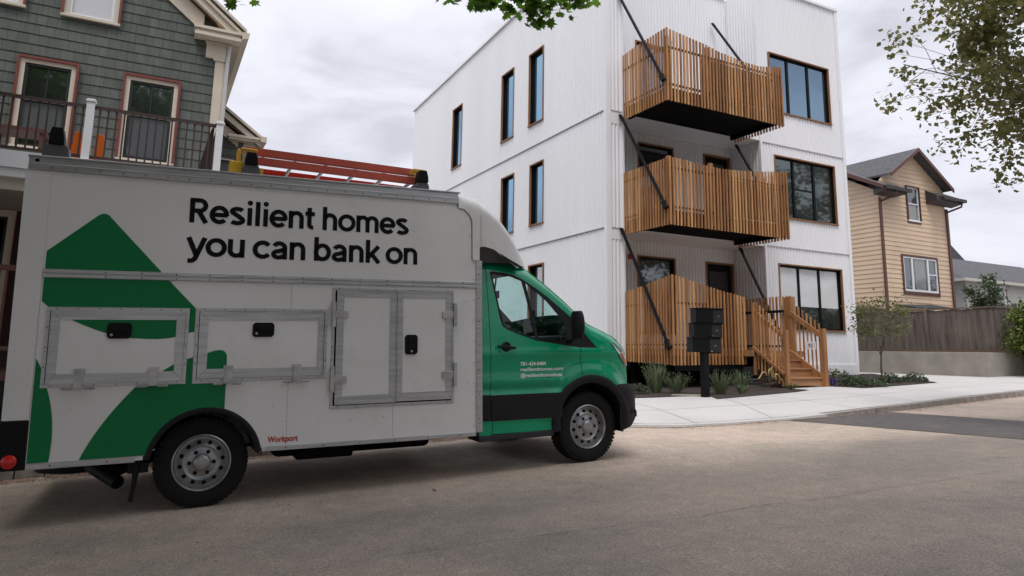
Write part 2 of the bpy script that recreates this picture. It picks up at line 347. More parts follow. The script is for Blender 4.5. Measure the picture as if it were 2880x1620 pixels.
# joints: thin pale-edged saw cuts laid on the slab
b = MB()
JOINT = mat('joint_grey', (.36, .345, .33), .9)  # plain grey of the joint lines
for (x0, y0), (x1, y1) in [((6.1, 7.95), (6.35, 8.6)), ((8.3, 7.55), (9.35, 9.6)), ((10.2, 7.5), (10.55, 9.85)), ((12.0, 7.6), (12.35, 10.1)), ((13.9, 7.8), (14.3, 10.0)), ((15.9, 8.0), (16.4, 10.2)), ((17.9, 8.1), (18.6, 12.5)), ((20.4, 8.2), (20.6, 10.7)),
                           ((6.9, 7.6), (7.6, 10.3))]:
    d = Vector((x1 - x0, y1 - y0)).normalized(); q = Vector((-d.y, d.x)) * .006
    pts = []
    for sgn in (1, -1):
        pass
    n_ = 6
    r1 = []; r2 = []
    for i in range(n_ + 1):
        X = x0 + (x1 - x0) * i / n_; Y = y0 + (y1 - y0) * i / n_
        r1.append((X + q.x, Y + q.y, walk_h(X + q.x, Y + q.y) + .004)); r2.append((X - q.x, Y - q.y, walk_h(X - q.x, Y - q.y) + .004))
    b.grid([r1, r2])
r1 = []; r2 = []
for i in range(60):
    X = 6.6 + i * .4; Y = kerb_y(X) + 1.25
    r1.append((X, Y, walk_h(X, Y) + .004)); r2.append((X, Y + .012, walk_h(X, Y) + .004))
b.grid([r1, r2])
j = b.build('sidewalk_joint', JOINT); tag(j, kind='structure')
# kerb stones
b = MB()
X = -20.0
while X < 60:
    ln = 1.7 if X > 11 else .25
    X1 = X + ln - .012
    if X < 4.5 or X > 9.0: wid = .15
    else: wid = .15
    zt = .001
    p = []
    for (xx) in (X, X1):
        p.append((xx, kerb_y(xx), xx))
    (a0, k0, _), (a1, k1, _) = p
    z0a, z1a = road_z(a0), road_z(a1)
    drop = 0.0
    b.hexa([(a0, k0, z0a - .1), (a1, k1, z1a - .1), (a1, k1 + wid, z1a - .1), (a0, k0 + wid, z0a - .1),
            (a0, k0 + .012, z0a + reveal(a0) + .002), (a1, k1 + .012, z1a + reveal(a1) + .002), (a1, k1 + wid, z1a + reveal(a1) + .002), (a0, k0 + wid, z0a + reveal(a0) + .002)])
    X += ln
# low ground behind kerb at left is sidewalk too
kb = b.build('kerb', [GRANITE], None); tag(kb, kind='structure')
# concrete apron facing where the new walk meets the road (white edge)
b = MB(); r = [[], [], []]
for i in range(61):
    X = 5.25 + i * (9.3 - 5.25) / 60; Y = kerb_y(X)
    h1 = reveal(X) + .0065; r[0].append((X, Y - .016, road_z(X) + .004)); r[1].append((X, Y - .010, road_z(X) + h1)); r[2].append((X, Y + .17, road_z(X) + h1))
b.grid(r); ap = b.build('sidewalk_edge', SIDEW); tag(ap, kind='structure')
# asphalt utility patch across the street
b = MB(); rows = []
L_ = [(8.45, 7.40), (8.62, 6.85), (9.17, 4.65), (9.6, 2.6), (10.4, -2.4)]; R_ = [(10.75, 7.40), (10.85, 6.9), (11.11, 5.61), (11.7, 2.6), (12.4, -2.4)]
for (a, c), (d_, e_) in zip(L_, R_):
    rows.append([(a + (d_ - a) * k / 8 + .02 * math.sin(c * 9 + k), c + (e_ - c) * k / 8, road_z(a + (d_ - a) * k / 8) + .004) for k in range(9)])
b.grid(rows); tag(b.build('asphalt_patch', PATCH), kind='structure')
# crack along the street
b = MB(); rr = random.Random(3); r1 = []; r2 = []
CRK = [(-2.0, 4.5), (.79, 4.14), (2.02, 4.06), (2.37, 4.0), (3.43, 3.84), (4.63, 3.75), (7.15, 3.68), (14, 3.6), (22, 3.7)]
X = CRK[0][0]
while X < CRK[-1][0]:
    Y = interp0(CRK, X) + rr.uniform(-.012, .012) + .015 * math.sin(X * 5); wd = rr.uniform(.0015, .006)
    r1.append((X, Y, road_z(X) + .004)); r2.append((X, Y + wd, road_z(X) + .004)); X += rr.uniform(.03, .09)
b.grid([r1, r2]); tag(b.build('road_crack', mat('crack_filler', (.10, .078, .064), .9)), kind='structure')
# mulch beds
def bed(poly, name, mt, h=.012, n=None):
    b = MB(); P = [Vector((x_, y_)) for x_, y_ in poly]
    v = [(p.x, p.y, walk_z(p.x) + h) for p in P]
    b.add(v, [tuple(range(len(v)))]); o = b.build(name, mt)

    return o
tag(bed([(7.2, 10.9), (8.5, 10.5), (9.35, 10.42), (9.47, 10.05), (9.17, 9.6), (10.5, 9.8), (11.7, 10.0), (12.3, 10.2), (12.3, 13.6), (7.2, 13.6)], 'planting_bed', MULCH), kind='structure')
tag(bed([(13.62, 10.75), (13.7, 9.95), (15.2, 10.05), (16.7, 10.2), (17.3, 11.0), (19.3, 13.7), (18.5, 14.5), (18.5, 13.6), (13.62, 13.6)], 'planting_bed', MULCH), kind='structure')
# lawn strip beside the white building and under the green house
b = MB(); b.box(-20, 9.6, 10.6, 40, -1.2, .0)
b2 = MB(); b2.grid([[(X, Y, walk_z(X) + .01) for X in (-20, -8, 0, 4, 7.2)] for Y in (10.6, 12, 16, 24, 40)]); tag(b2.build('yard', SOIL), kind='structure')

# ------------------------------------------------------------------ glyph strokes for the slogan
def arc(cx, cy, rx, ry, a0, a1, n=18):
    return [(cx + rx * math.cos(math.radians(a0 + (a1 - a0) * i / n)), cy + ry * math.sin(math.radians(a0 + (a1 - a0) * i / n))) for i in range(n + 1)]
SW = .180; XH = .745; H_ = SW / 2
def glyph(ch):
    """returns advance, list of stroke polylines (unit = capital height)"""
    y1 = XH - H_; rx = .27; ry = (XH - SW) / 2 + .012; cy = XH / 2
    if ch == 'R': return .80, [[(.15, 0), (.15, 1)], [(.15, 1 - H_), (.42, 1 - H_)] + arc(.42, .70, .205, 1 - H_ - .70, 90, -90, 14) + [(.15, .70 - (1 - H_ - .70))], [(.40, .45), (.66, 0)]]
    if ch == 'e': return .74, [arc(.37, cy, rx, ry, 6, 318, 30), [(.12, cy - .005), (.64 + H_ - .06, cy - .005)], arc(.37, cy, rx, ry, 6, -6, 3)]
    if ch == 's': return .66, [arc(.33, .545, .205, y1 + .012 - .545, 28, 190, 16) + arc(.34, .165, .225, .165 - H_ + .045 + .08, 80, 75, 1) + arc(.325, .20, .22, .20 - H_ + .012 - .0, 60, -152, 20)]
    if ch == 'i': return .34, [[(.17, 0), (.17, XH)], ('dot', .17, .95)]
    if ch == 'l': return .34, [[(.17, 0), (.17, 1.02)]]
    if ch == 'n': return .73, [[(.15, 0), (.15, XH)], arc(.365, y1 - .20, .215, .212, 175, 0, 16) + [(.58, 0)]]
    if ch == 'h': return .73, [[(.15, 0), (.15, 1.02)], arc(.365, y1 - .20, .215, .212, 175, 0, 16) + [(.58, 0)]]
    if ch == 'u': return .73, [[(.15, XH)] + arc(.365, H_ + .19, .215, .20, 180, 355, 16), [(.58, XH), (.58, 0)]]
    if ch == 't': return .47, [[(.20, .93), (.20, .20)] + arc(.33, .21, .13, .21 - H_ + .005, 180, 285, 9), [(.03, XH - H_ + .01), (.42, XH - H_ + .01)]]
    if ch == 'm': return 1.10, [[(.15, 0), (.15, XH)], arc(.35, y1 - .19, .20, .202, 175, 0, 14) + [(.55, 0)], arc(.75, y1 - .19, .20, .202, 175, 0, 14) + [(.95, 0)]]
    if ch == 'o': return .76, [arc(.38, cy, .285, ry, 0, 360, 36)]
    if ch == 'b': return .77, [[(.15, 0), (.15, 1.02)], arc(.395, cy, .255, ry, 180, -180, 34)]
    if ch == 'a': return .70, [[(.545, 0), (.545, .46)] + arc(.335, .47, .21, y1 + .012 - .47, 0, 155, 14), arc(.305, .205, .185, .205 - H_ + .015, -20, -270, 18) + [(.545, .42)]]
    if ch == 'c': return .70, [arc(.38, cy, .28, ry, 38, 322, 28)]
    if ch == 'k': return .68, [[(.15, 0), (.15, 1.02)], [(.15, .22), (.60, XH)], [(.30, .40), (.62, 0)]]
    if ch == 'y': return .68, [[(.06, XH), (.35, .02)], [(.62, XH), (.34, -.02), (.30, -.12)] + arc(.16, -.06, .14, .13, -25, -90, 6) + [(.06, -.19)]]
    return .33, []
def stroke(b, pts, w, M, d):
    n = len(pts)
    L0 = []; L1 = []
    for i, p in enumerate(pts):
        a = pts[max(i - 1, 0)]; c = pts[min(i + 1, n - 1)]
        t = Vector((c[0] - a[0], c[1] - a[1]))
        if n > 2 and pts[0] == pts[-1] or (n > 20 and abs(pts[0][0] - pts[-1][0]) < 1e-4 and abs(pts[0][1] - pts[-1][1]) < 1e-4):
            if i in (0, n - 1): t = Vector((pts[1][0] - pts[-2][0], pts[1][1] - pts[-2][1]))
        t.normalize(); q = Vector((-t.y, t.x)) * (w / 2)
        L0.append(M(p[0] + q.x, d, p[1] + q.y)); L1.append(M(p[0] - q.x, d, p[1] - q.y))
    b.grid([L0, L1])
def slogan(text, s0, s1, base, cap, M, d):
    adv = sum(glyph(c)[0] - .035 if c != ' ' else .25 for c in text); k = (s1 - s0 + .02 * cap) / (adv * cap)
    b = MB(); x_ = 0
    for c in text:
        if c == ' ': x_ += .25; continue
        a, st = glyph(c)
        M2 = lambda u, dd, v, x_=x_: M(s0 + (x_ + u - .06) * cap * k, dd, base + v * cap)
        for q in st:
            if q[0] == 'dot':
                pts = arc(q[1], q[2], .105, .105, 0, 360, 16)[:-1]; b.add([M2(u, d, v) for u, v in pts], [tuple(range(16))])
            else: stroke(b, q, SW, M2, d)
        x_ += a - .035
    return b
def textmesh(s, width, height, M, s0, base, d, mt, name, parent, spacing=1.0, bold=0.0):
    cu = bpy.data.curves.new('lettering', 'FONT'); cu.body = s; cu.size = 1; cu.space_character = spacing; cu.offset = bold
    o = bpy.data.objects.new('lettering_tmp', cu); COL.objects.link(o)
    dg = bpy.context.evaluated_depsgraph_get(); me = bpy.data.meshes.new_from_object(o.evaluated_get(dg))
    xs = [v.co.x for v in me.vertices]; x0, x1 = min(xs), max(xs); k = width / (x1 - x0)
    kh = height
    b = MB(); b.add([M(s0 + (v.co.x - x0) * k, d, base + v.co.y * kh) for v in me.vertices], [tuple(p.vertices) for p in me.polygons])
    bpy.data.objects.remove(o); bpy.data.curves.remove(cu); bpy.data.meshes.remove(me)
    return b.build(name, mt, parent, local=True)

# ------------------------------------------------------------------ the box truck (local: x forward, y inward from the kerbless side, z up)
td = Vector((0.99889675, -0.03658758, 0.02943861)).normalized()
nin = Vector((3.66034479e-02, 9.99329869e-01, 0)).normalized(); upt = td.cross(nin)
TM = Matrix.Identity(4)
for i in range(3):
    TM[i][0] = td[i]; TM[i][1] = nin[i]; TM[i][2] = upt[i]
TM[0][3], TM[1][3], TM[2][3] = 0.48847147, 6.00202754, 0.01765086
truck = empty('box_truck', TM)
tag(truck, 'work truck with white aluminium cargo box, green cab and big black slogan', 'truck')
ID = lambda a, n, c: (a, n, c)
def T(b, name, mt, parent=truck, **k): return b.build(name, mt, parent, local=True, **k)
def TE(b, name, mt, parent=truck, **k): return b.build_each(name, mt, parent, local=True, **k)
def interp(pts, x):
    if x <= pts[0][0]: return pts[0][1]
    for (a, b_), (c, d_) in zip(pts, pts[1:]):
        if a <= x <= c: return b_ + (d_ - b_) * ((x - a) / (c - a) if c > a else 0)
    return pts[-1][1]
WB = 2.16   # box width
# cargo box body
b = MB(); b.box(-1.30, 2.076, .004, WB - .004, .80, 2.60); b.box(2.0765, 2.262, .004, WB - .004, .80, 2.0); b.box(-1.30, -.42, .004, WB - .004, .40, .80); b.box(.42, 2.262, .004, WB - .004, .40, .80); b.box(-.42, .42, .55, WB - .55, .40, .80); cargo = T(b, 'cargo_box', TRUCKW)
def wheel_hole(s_): return .345 + math.sqrt(max(0, .398 ** 2 - s_ * s_)) if abs(s_) < .398 else .43
b = MB()   # side skins stand 3 mm proud: upper and lower sheet with a fine seam, rear corner sheet
# upper sheet with rounded front top corner
poly = [(-1.15, 1.80), (2.225, 1.80)] + [(2.225 - .13 + .13 * math.cos(a), 2.40 - .0 + .10 * math.sin(a)) for a in [math.radians(x_) for x_ in range(0, 91, 10)]] + [(-1.15, 2.53)]
b.prism(poly, .001, .006, ID)
us_ = sorted(set([-1.146, -.4, .4, .601, .603, 1.481, 1.483, 2.245] + [-.398 + .796 * i / 32 for i in range(33)]))
for w_ in (.001, WB - .001): b.grid([[(s_, w_, max(.43, wheel_hole(s_)) + (1.74 - max(.43, wheel_hole(s_))) * k) for k in (0, .3, 1)] for s_ in us_])
q = MB()
for s_ in (.602, 1.482, -.30): q.box(s_ - .0015, s_ + .0015, -.0006, .002, .80 if s_ < 0 else .43, 1.74)
TE(q, 'panel_seam', mat('seam_sealant', (.42, .41, .40), .6), cargo)
TE(b, 'side_skin', TRUCKW, cargo)
b = MB(); b.box(-1.312, -1.152, -.002, .05, .73, 2.53); b.box(-1.312, -1.30, 0, WB, .73, 2.53); T(b, 'rear_corner_sheet', TRUCKW, cargo, bevel=.004)
b = MB(); b.box(-1.30, 2.082, -.010, .03, 2.535, 2.63); b.box(-1.30, 2.082, -.014, .03, 2.575, 2.583); b.box(-1.305, 2.10, -.018, WB + .018, 2.63, 2.645)
T(b, 'roof_rail', ALU, cargo, bevel=.003)
b = MB(); b.disc((-1.245, -.010, 2.605), (0, -1, 0), .014, 14, .002); T(b, 'drain_hole', HOLE, cargo)
b = MB(); b.box(-1.145, 2.262, -.010, .01, 1.742, 1.765); b.box(-1.145, 2.262, -.010, .01, 1.775, 1.798); b.box(-1.145, 2.262, -.004, .01, 1.765, 1.775); T(b, 'mid_rail', ALU, cargo, bevel=.002)
b = MB(); b.box(-1.145, -.47, -.008, .02, .388, .430); b.box(.45, 2.26, -.008, .02, .400, .436); TE(b, 'bottom_rail', ALU, cargo, bevel=.002)
b = MB(); b.box(2.262, 2.325, -.006, .07, .430, 2.0); T(b, 'front_corner_post', ALU, cargo, bevel=.006)
b = MB(); b.box(-1.318, -1.148, -.006, .10, .388, .728); T(b, 'rear_bumper_step', BLACK, truck, bevel=.01)
b = MB(); b.lathe([(.0, -.024), (.036, -.02), (.047, -.012), (.047, 0)], (-1.243, -.006, .452), (0, 1, 0), 20); T(b, 'side_marker', RED, truck, smooth=True)
# rivets and bolts
def rivets(name, pts, r=.006, mt=ALUD, parent=cargo, d=-.002):
    b = MB()
    for s_, t_ in pts: b.lathe([(0, -.5 * r), (.6 * r, -.42 * r), (r, 0)], (s_, d, t_), (0, 1, 0), 8)
    return T(b, name, mt, parent, smooth=True)
rivets('rivet', [(-1.165, .85 + i * .205) for i in range(9)] + [(2.243, .5 + i * .19) for i in range(8)] + [(2.21, 2.25), (2.22, 2.05)], .010, TRUCKW, d=-.001)
rivets('rivet', [(2.17, 1.62), (2.18, 1.28), (2.18, .88), (.50, .75), (.57, .63), (.87, .60), (1.12, .61), (1.40, .62), (1.66, .64), (1.95, .65), (-.90, .80)], .009, TRUCKW, d=-.001)
rivets('rivet', [(-.55, .62), (-.38, .80), (-.12, .90), (-.65, .56)], .008, GREEN, d=-.002)
SCREW = mat('dark_screw', (.05, .05, .05), .6)
rivets('screw', [(-1.15 + i * .155, 2.556) for i in range(21)] + [(-.75 + i * .24, 1.787) for i in range(13)] + [(-.75 + i * .24, 1.753) for i in range(13)] + [(-1.0 + i * .35, .41) for i in range(2)] + [(.6 + i * .3, .417) for i in range(6)] + [(2.29, .55 + i * .22) for i in range(7)], .006, SCREW, d=-.011)
# green vinyl of the big emblem, cut at rails and doors
def cut(b, poly, d=-.0015): b.add([(s_, d, t_) for s_, t_ in poly], [tuple(range(len(poly)))])
def curve3(p0, p1, p2, n=10):   # quadratic through the middle point
    c = (2 * p1[0] - .5 * (p0[0] + p2[0]), 2 * p1[1] - .5 * (p0[1] + p2[1]))
    return [((1 - u) ** 2 * p0[0] + 2 * u * (1 - u) * c[0] + u * u * p2[0], (1 - u) ** 2 * p0[1] + 2 * u * (1 - u) * c[1] + u * u * p2[1]) for u in [i / n for i in range(n + 1)]]
b = MB()
cut(b, [(-1.137, 1.803), (-.375, 1.803), (-.745, 2.210)] + curve3((-.745, 2.210), (-.785, 2.236), (-.830, 2.218), 6) + [(-1.137, 1.934)])
cut(b, [(-1.139, 1.739), (-1.139, 1.566), (-1.095, 1.527), (-.119, 1.527), (-.319, 1.739)])
cut(b, [(-.160, 1.335), (-.119, 1.345), (-.119, 1.527), (-.160, 1.527)])
cut(b, [(-1.141, 1.161), (-1.104, 1.085), (-1.104, .946), (-1.060, .946)] + curve3((-1.060, .946), (-1.009, .700), (-1.012, .432), 14) + [(-1.141, .432)])
cut(b, curve3((-.490, .946), (-.690, .69), (-.828, .432), 14) + [(-.402, .432)] + [(.40 * math.cos(math.radians(a)), .345 + .40 * math.sin(math.radians(a))) for a in range(164, 70, -6)] + [(.128, .735), (.128, .946)])
cut(b, [(-.160, .946), (-.117, .946), (-.117, 1.147), (-.160, 1.135)])
T(b, 'emblem', GREEN, cargo)
# side doors
def hinge(b, s_, t_, horizontal, flip=1):
    if horizontal:   # strap goes up from the lower edge, barrels left and right
        b.box(s_ - .031, s_ + .031, -.030, -.012, t_ - .004, t_ + .062); b.box(s_ - .028, s_ + .028, -.024, -.012, t_ + .062, t_ + .13)
        b.box(s_ - .036, s_ + .036, -.026, -.010, t_ + .105, t_ + .135)
        b.tube([(s_ - .105, -.022, t_ - .006), (s_ - .034, -.022, t_ - .006)], .009, 8); b.tube([(s_ + .034, -.022, t_ - .006), (s_ + .105, -.022, t_ - .006)], .009, 8)
    else:
        b.box(min(s_, s_ + flip * .125), max(s_, s_ + flip * .125), -.026, -.010, t_ - .030, t_ + .030)
        b.box(min(s_ - flip * .012, s_ + flip * .02), max(s_ - flip * .012, s_ + flip * .02), -.034, -.006, t_ - .105, t_ + .105)
def door(name, s0, s1, t0, t1, fs0, fs1, ft0, ft1, i_s0, i_s1, i_t0, i_t1, handle, hinges, horiz=True, lab=None):
    """outer flange, mitred frame, inner panel"""
    b = MB(); b.box(i_s0 - .002, i_s1 + .002, -.009, -.002, i_t0 - .002, i_t1 + .002)
    o = T(b, name, TRUCKW)
    if lab: o['label'] = lab
    f = MB()
    for q in ([(fs0, ft0), (fs1, ft0), (i_s1, i_t0), (i_s0, i_t0)], [(fs1, ft0), (fs1, ft1), (i_s1, i_t1), (i_s1, i_t0)], [(fs1, ft1), (fs0, ft1), (i_s0, i_t1), (i_s1, i_t1)], [(fs0, ft1), (fs0, ft0), (i_s0, i_t0), (i_s0, i_t1)]):
        cx = sum(p[0] for p in q) / 4; cz = sum(p[1] for p in q) / 4
        q2 = [(p[0] + (cx - p[0]) * .004, p[1] + (cz - p[1]) * .004) for p in q]
        f.prism(q2, -.013, -.0095, ID); 
    f.box(fs0 + .0, fs1, -.018, -.0135, ft0, ft0 + .007); f.box(fs0, fs1, -.018, -.0135, ft1 - .007, ft1)
    f.box(fs0, fs0 + .007, -.018, -.0135, ft0 + .0075, ft1 - .0075); f.box(fs1 - .007, fs1, -.018, -.0135, ft0 + .0075, ft1 - .0075)
    T(f, 'door_frame', ALU, o)
    return o
def flange(s0, s1, t0, t1, w_=.024):
    b = MB(); b.box(s0, s1, -.0065, -.001, t0, t0 + w_); b.box(s0, s1, -.0065, -.001, t1 - w_, t1); b.box(s0, s0 + w_, -.0065, -.001, t0 + w_, t1 - w_); b.box(s1 - w_, s1, -.0065, -.001, t0 + w_, t1 - w_)
    g = MB(); g.box(s0 + w_, s1 - w_, -.003, -.0005, t0 + w_, t1 - w_)
    T(b, 'door_flange', ALU, cargo, bevel=.0015); T(g, 'door_seal', SOOT, cargo)
    rivets('screw', [(s0 + .06 + (s1 - s0 - .12) * i / 6, t1 - .011) for i in range(7)] + [(s0 + .06 + (s1 - s0 - .12) * i / 6, t0 + .011) for i in range(7)] + [(s0 + .011, t0 + (t1 - t0) * i / 4) for i in (1, 2, 3)] + [(s1 - .011, t0 + (t1 - t0) * i / 4) for i in (1, 2, 3)], .005, SCREW, d=-.007)
def latch(o, s0, s1, t0, t1, vert=False):
    b = MB(); c = .018
    poly = [(s0 + c, t0), (s1 - c, t0), (s1, t0 + c), (s1, t1 - c), (s1 - c, t1), (s0 + c, t1), (s0, t1 - c), (s0, t0 + c)]
    b.prism(poly, -.024, -.009, ID)
    if vert: b.box(s0 + .025, s1 - .025, -.034, -.0245, t0 + .045, t1 - .02)
    else: b.box(s0 + .035, s1 - .02, -.034, -.0245, t0 + .045, t1 - .025)
    h = T(b, 'paddle_latch', BLACK, o, bevel=.006)
    k = MB(); k.lathe([(0, -.008), (.010, -.006), (.010, 0)], ((s0 + .03 if not vert else (s0 + s1) / 2), -.0245, t0 + .028), (0, 1, 0), 12); T(k, 'keyhole', ALUD, o)
flange(-1.103, -.163, .950, 1.524); flange(-.113, .903, .956, 1.530); flange(.940, 2.042, .703, 1.716)
d1 = door('tool_door', 0, 0, 0, 0, -1.073, -.188, .974, 1.504, -1.014, -.248, 1.043, 1.435, None, None, lab='rear low toolbox door with green emblem curve on it')
d2 = door('tool_door', 0, 0, 0, 0, -.085, .873, .982, 1.504, -.021, .826, 1.052, 1.435, None, None, lab='low toolbox door nearer the cab with a small green corner')
d3 = door('cabinet_door', 0, 0, 0, 0, .976, 1.502, .734, 1.700, 1.038, 1.442, .806, 1.637, None, None)
d4 = door('cabinet_door', 0, 0, 0, 0, 1.506, 2.024, .740, 1.698, 1.560, 1.960, .813, 1.637, None, None, lab='tall cabinet door with the upright black latch')
b = MB(); cut(b, curve3((-.946, 1.434), (-.70, 1.330), (-.50, 1.295), 12) + curve3((-.50, 1.295), (-.36, 1.290), (-.249, 1.305), 6)[1:] + [(-.249, 1.434)], -.0105); cut(b, [(-.330, 1.046), (-.249, 1.046), (-.249, 1.098)], -.0105); T(b, 'emblem', GREEN, d1)
b = MB(); cut(b, [(-.018, 1.055), (.127, 1.055), (.127, 1.137)] + curve3((.127, 1.137), (.108, 1.188), (.06, 1.200), 6)[1:] + curve3((.06, 1.200), (.02, 1.192), (-.018, 1.178), 4)[1:], -.0105); T(b, 'emblem', GREEN, d2)
latch(d1, -.712, -.550, 1.294, 1.412); latch(d2, .308, .474, 1.300, 1.416); latch(d4, 1.580, 1.694, 1.140, 1.312, True)
for s_, o in ((-.867, d1), (-.386, d1), (.140, d2), (.664, d2)):
    b = MB(); hinge(b, s_, .944, True); T(b, 'hinge', ALUD, o, bevel=.002)
for t_, o, s_, fl in ((1.487, d3, .948, 1), (.945, d3, .948, 1), (1.490, d4, 2.052, -1), (.955, d4, 2.052, -1)):
    b = MB(); hinge(b, s_, t_, False, fl); T(b, 'hinge', ALUD, o, bevel=.002)
# slogan
b = slogan('Resilient homes', -.205, 1.612, 2.208, .200, lambda s_, d, t_: (s_, d, t_), -.0015); T(b, 'slogan_line', INK, cargo)
b = slogan('you can bank on', -.200, 1.702, 1.940, .200, lambda s_, d, t_: (s_, d, t_), -.0015); T(b, 'slogan_line', INK, cargo)
textmesh('Workport', .235, .062, ID, .458, .467, -.0015, REDTXT, 'maker_lettering', cargo, bold=.035)
# fairing over the cab
ftop = [(2.082, 2.602), (2.19, 2.612), (2.30, 2.60), (2.42, 2.545), (2.54, 2.475), (2.65, 2.375), (2.75, 2.27), (2.85, 2.135), (2.93, 2.00)]
fbot = [(2.082, 2.49), (2.14, 2.485), (2.19, 2.44), (2.225, 2.38), (2.2251, 2.0), (2.30, 2.0), (2.3001, 2.13), (2.35, 2.142), (2.47, 2.121), (2.60, 2.045), (2.756, 1.967), (2.93, 1.975)]
def fw_(s_, t_):
    top = interp(ftop, s_); d = max(0, .14 - (top - t_)) / .14
    nose = max(0, s_ - 2.30)
    return -.004 + .50 * nose ** 1.6 + (.03 + .07 * max(0, min(1, (s_ - 2.1) / .35))) * d * d * d + (.010 if s_ > 2.318 else 0)
def smoothpts(p, n): return [p[0][0] + (p[-1][0] - p[0][0]) * i / n for i in range(n + 1)]
ss = sorted(set([2.082, 2.14, 2.19, 2.225, 2.2251, 2.26, 2.30, 2.3001, 2.318, 2.319] + smoothpts(ftop, 34)))
b = MB(); rows = []
for s_ in ss:
    t0 = interp(fbot, s_); t1 = max(t0 + .004, interp(ftop, s_)); rows.append([(s_, fw_(s_, t0 + (t1 - t0) * k / 16), t0 + (t1 - t0) * k / 16) for k in range(17)])
b.grid(rows); rows2 = [[(p[0], WB - p[1], p[2]) for p in r] for r in rows]; b.grid([list(reversed(r)) for r in rows2])
rows = []
for s_ in ss:
    t1 = interp(ftop, s_); w0 = fw_(s_, t1); rows.append([(s_ + .05 * math.sin(math.pi * k / 14) * max(0, s_ - 2.3) / .6, w0 + (WB - 2 * w0) * k / 14, t1 + .03 * math.sin(math.pi * k / 14)) for k in range(15)])
b.grid(rows)
T(b, 'cab_fairing', TRUCKW, truck, smooth=True, ang=35)
b = MB(); b.tube([(2.082, -.004, 2.60), (2.082, -.004, 2.49), (2.14, -.004, 2.485), (2.19, -.004, 2.44), (2.222, -.004, 2.38), (2.224, -.004, 2.0), (2.30, -.004, 2.0)], .0035, 5); T(b, 'fairing_joint', SCREW, truck)
b = MB(); b.tube([(2.314, .004, 2.50), (2.316, -.006, 2.40), (2.316, -.006, 2.14)], .0025, 5); T(b, 'fairing_crease', mat('grey_crease', (.35, .345, .335), .6), truck)
b = MB(); rows = []
for s_ in smoothpts([(2.30, 0), (2.80, 0)], 12):
    hi_ = interp([(2.30, 2.135), (2.35, 2.142), (2.47, 2.121), (2.60, 2.045), (2.756, 1.967), (2.8, 1.95)], s_) + .012; rows.append([(s_, .055 + .09 * u, hi_ + (min(hi_, 2.005) - hi_) * u) for u in (0, .5, 1)])
b.grid(rows); T(b, 'fairing_dark_band', PLAST2, truck)  # dark grey band between the fairing edge and the cab roof
# roof rack posts
for s0, s1, t0, t1 in ((-1.235, -1.055, 2.655, 2.885), (.165, .318, 2.655, 2.842), (1.683, 1.815, 2.64, 2.832)):
    mid = t0 + (t1 - t0) * .42
    b = MB(); b.prism([(s0, t0 - .02), (s1, t0 - .02), (s1 - .006, mid - .03), (s1 - .02, mid), (s0 + .02, mid), (s0 + .004, mid - .03)], .04, .15, ID)
    o = T(b, 'rack_foot', PLAST2, truck, bevel=.008)
    b = MB(); b.prism([((s0 + s1) / 2 - .052, mid + .001), ((s0 + s1) / 2 + .052, mid + .001), ((s0 + s1) / 2 + .050, mid + .05), ((s0 + s1) / 2 + .036, t1), ((s0 + s1) / 2 - .036, t1), ((s0 + s1) / 2 - .046, t1 - .04)], .03, .14, ID); T(b, 'rack_cap', BLACK, o, bevel=.006)
b = MB()
for s_ in (-1.14, .24, 1.75): b.box(s_ - .02, s_ + .02, .14, WB - .14, 2.70, 2.74)
TE(b, 'rack_crossbar', STEEL, truck)
# cab ---------------------------------------------------------------
top_ = [(2.315, 2.046), (2.47, 2.049), (2.60, 2.046), (2.753, 2.030), (2.84, 2.002), (2.92, 1.964), (3.10, 1.833), (3.30, 1.668), (3.425, 1.551), (3.50, 1.478), (3.575, 1.418), (3.65, 1.384), (3.735, 1.350), (3.877, 1.292), (3.96, 1.250), (4.01, 1.205), (4.03, 1.14), (4.035, 1.0), (4.045, .80)]
wtop = [(2.477, 1.922), (2.52, 1.924), (2.632, 1.914), (2.73, 1.893), (2.823, 1.855), (2.97, 1.765), (3.116, 1.660), (3.335, 1.478), (3.43, 1.375), (3.617, 1.172)]
wbot = [(2.477, 1.922), (2.50, 1.78), (2.55, 1.46), (2.575, 1.388), (2.62, 1.358), (2.72, 1.318), (2.93, 1.249), (3.106, 1.222), (3.409, 1.179), (3.617, 1.172)]
AC = (3.525, .465); AR = .432
def side_w(s_, t_):
    top = interp(top_, s_); v = .062
    v += .15 * max(0, (t_ - 1.12)) ** 1.5
    v += .018 * math.exp(-((t_ - .80) / .035) ** 2) * (1 if s_ < 3.2 else max(0, 1 - (s_ - 3.2) / .1)) - .006 * math.exp(-((t_ - .86) / .05) ** 2) * (1 if s_ < 3.2 else 0)
    d = (.13 - (top - t_)) / .13
    if d > 0: v += .085 * d * d
    if s_ > 3.62: v += .62 * (s_ - 3.62) ** 2.1
    r = math.hypot(s_ - AC[0], t_ - AC[1])
    v -= .026 * math.exp(-((r - .47) / .07) ** 2) * (1 if t_ > .5 else 0)
    v -= .010 * math.exp(-((t_ - 1.13) / .05) ** 2)
    return v
def arch_t(s_):
    d = abs(s_ - AC[0]); return AC[1] + math.sqrt(max(0, AR * AR - d * d)) - .02 if d < AR else .0
def patch(b, s0, s1, lo, hi, n, m_, mirror=True, off=0.0, extra=()):
    S_ = sorted(set([s0 + (s1 - s0) * i / n for i in range(n + 1)] + [e_ for e_ in extra if s0 < e_ < s1])); rows = []
    for s_ in S_:
        a = lo(s_); c = max(a + .0005, hi(s_)); rows.append([(s_, side_w(s_, a + (c - a) * k / m_) + off, a + (c - a) * k / m_) for k in range(m_ + 1)])
    b.grid(rows)
    if mirror: b.grid([list(reversed([(p[0], WB - p[1], p[2]) for p in r])) for r in rows])
T0 = lambda s_: interp(top_, s_)
body = MB()
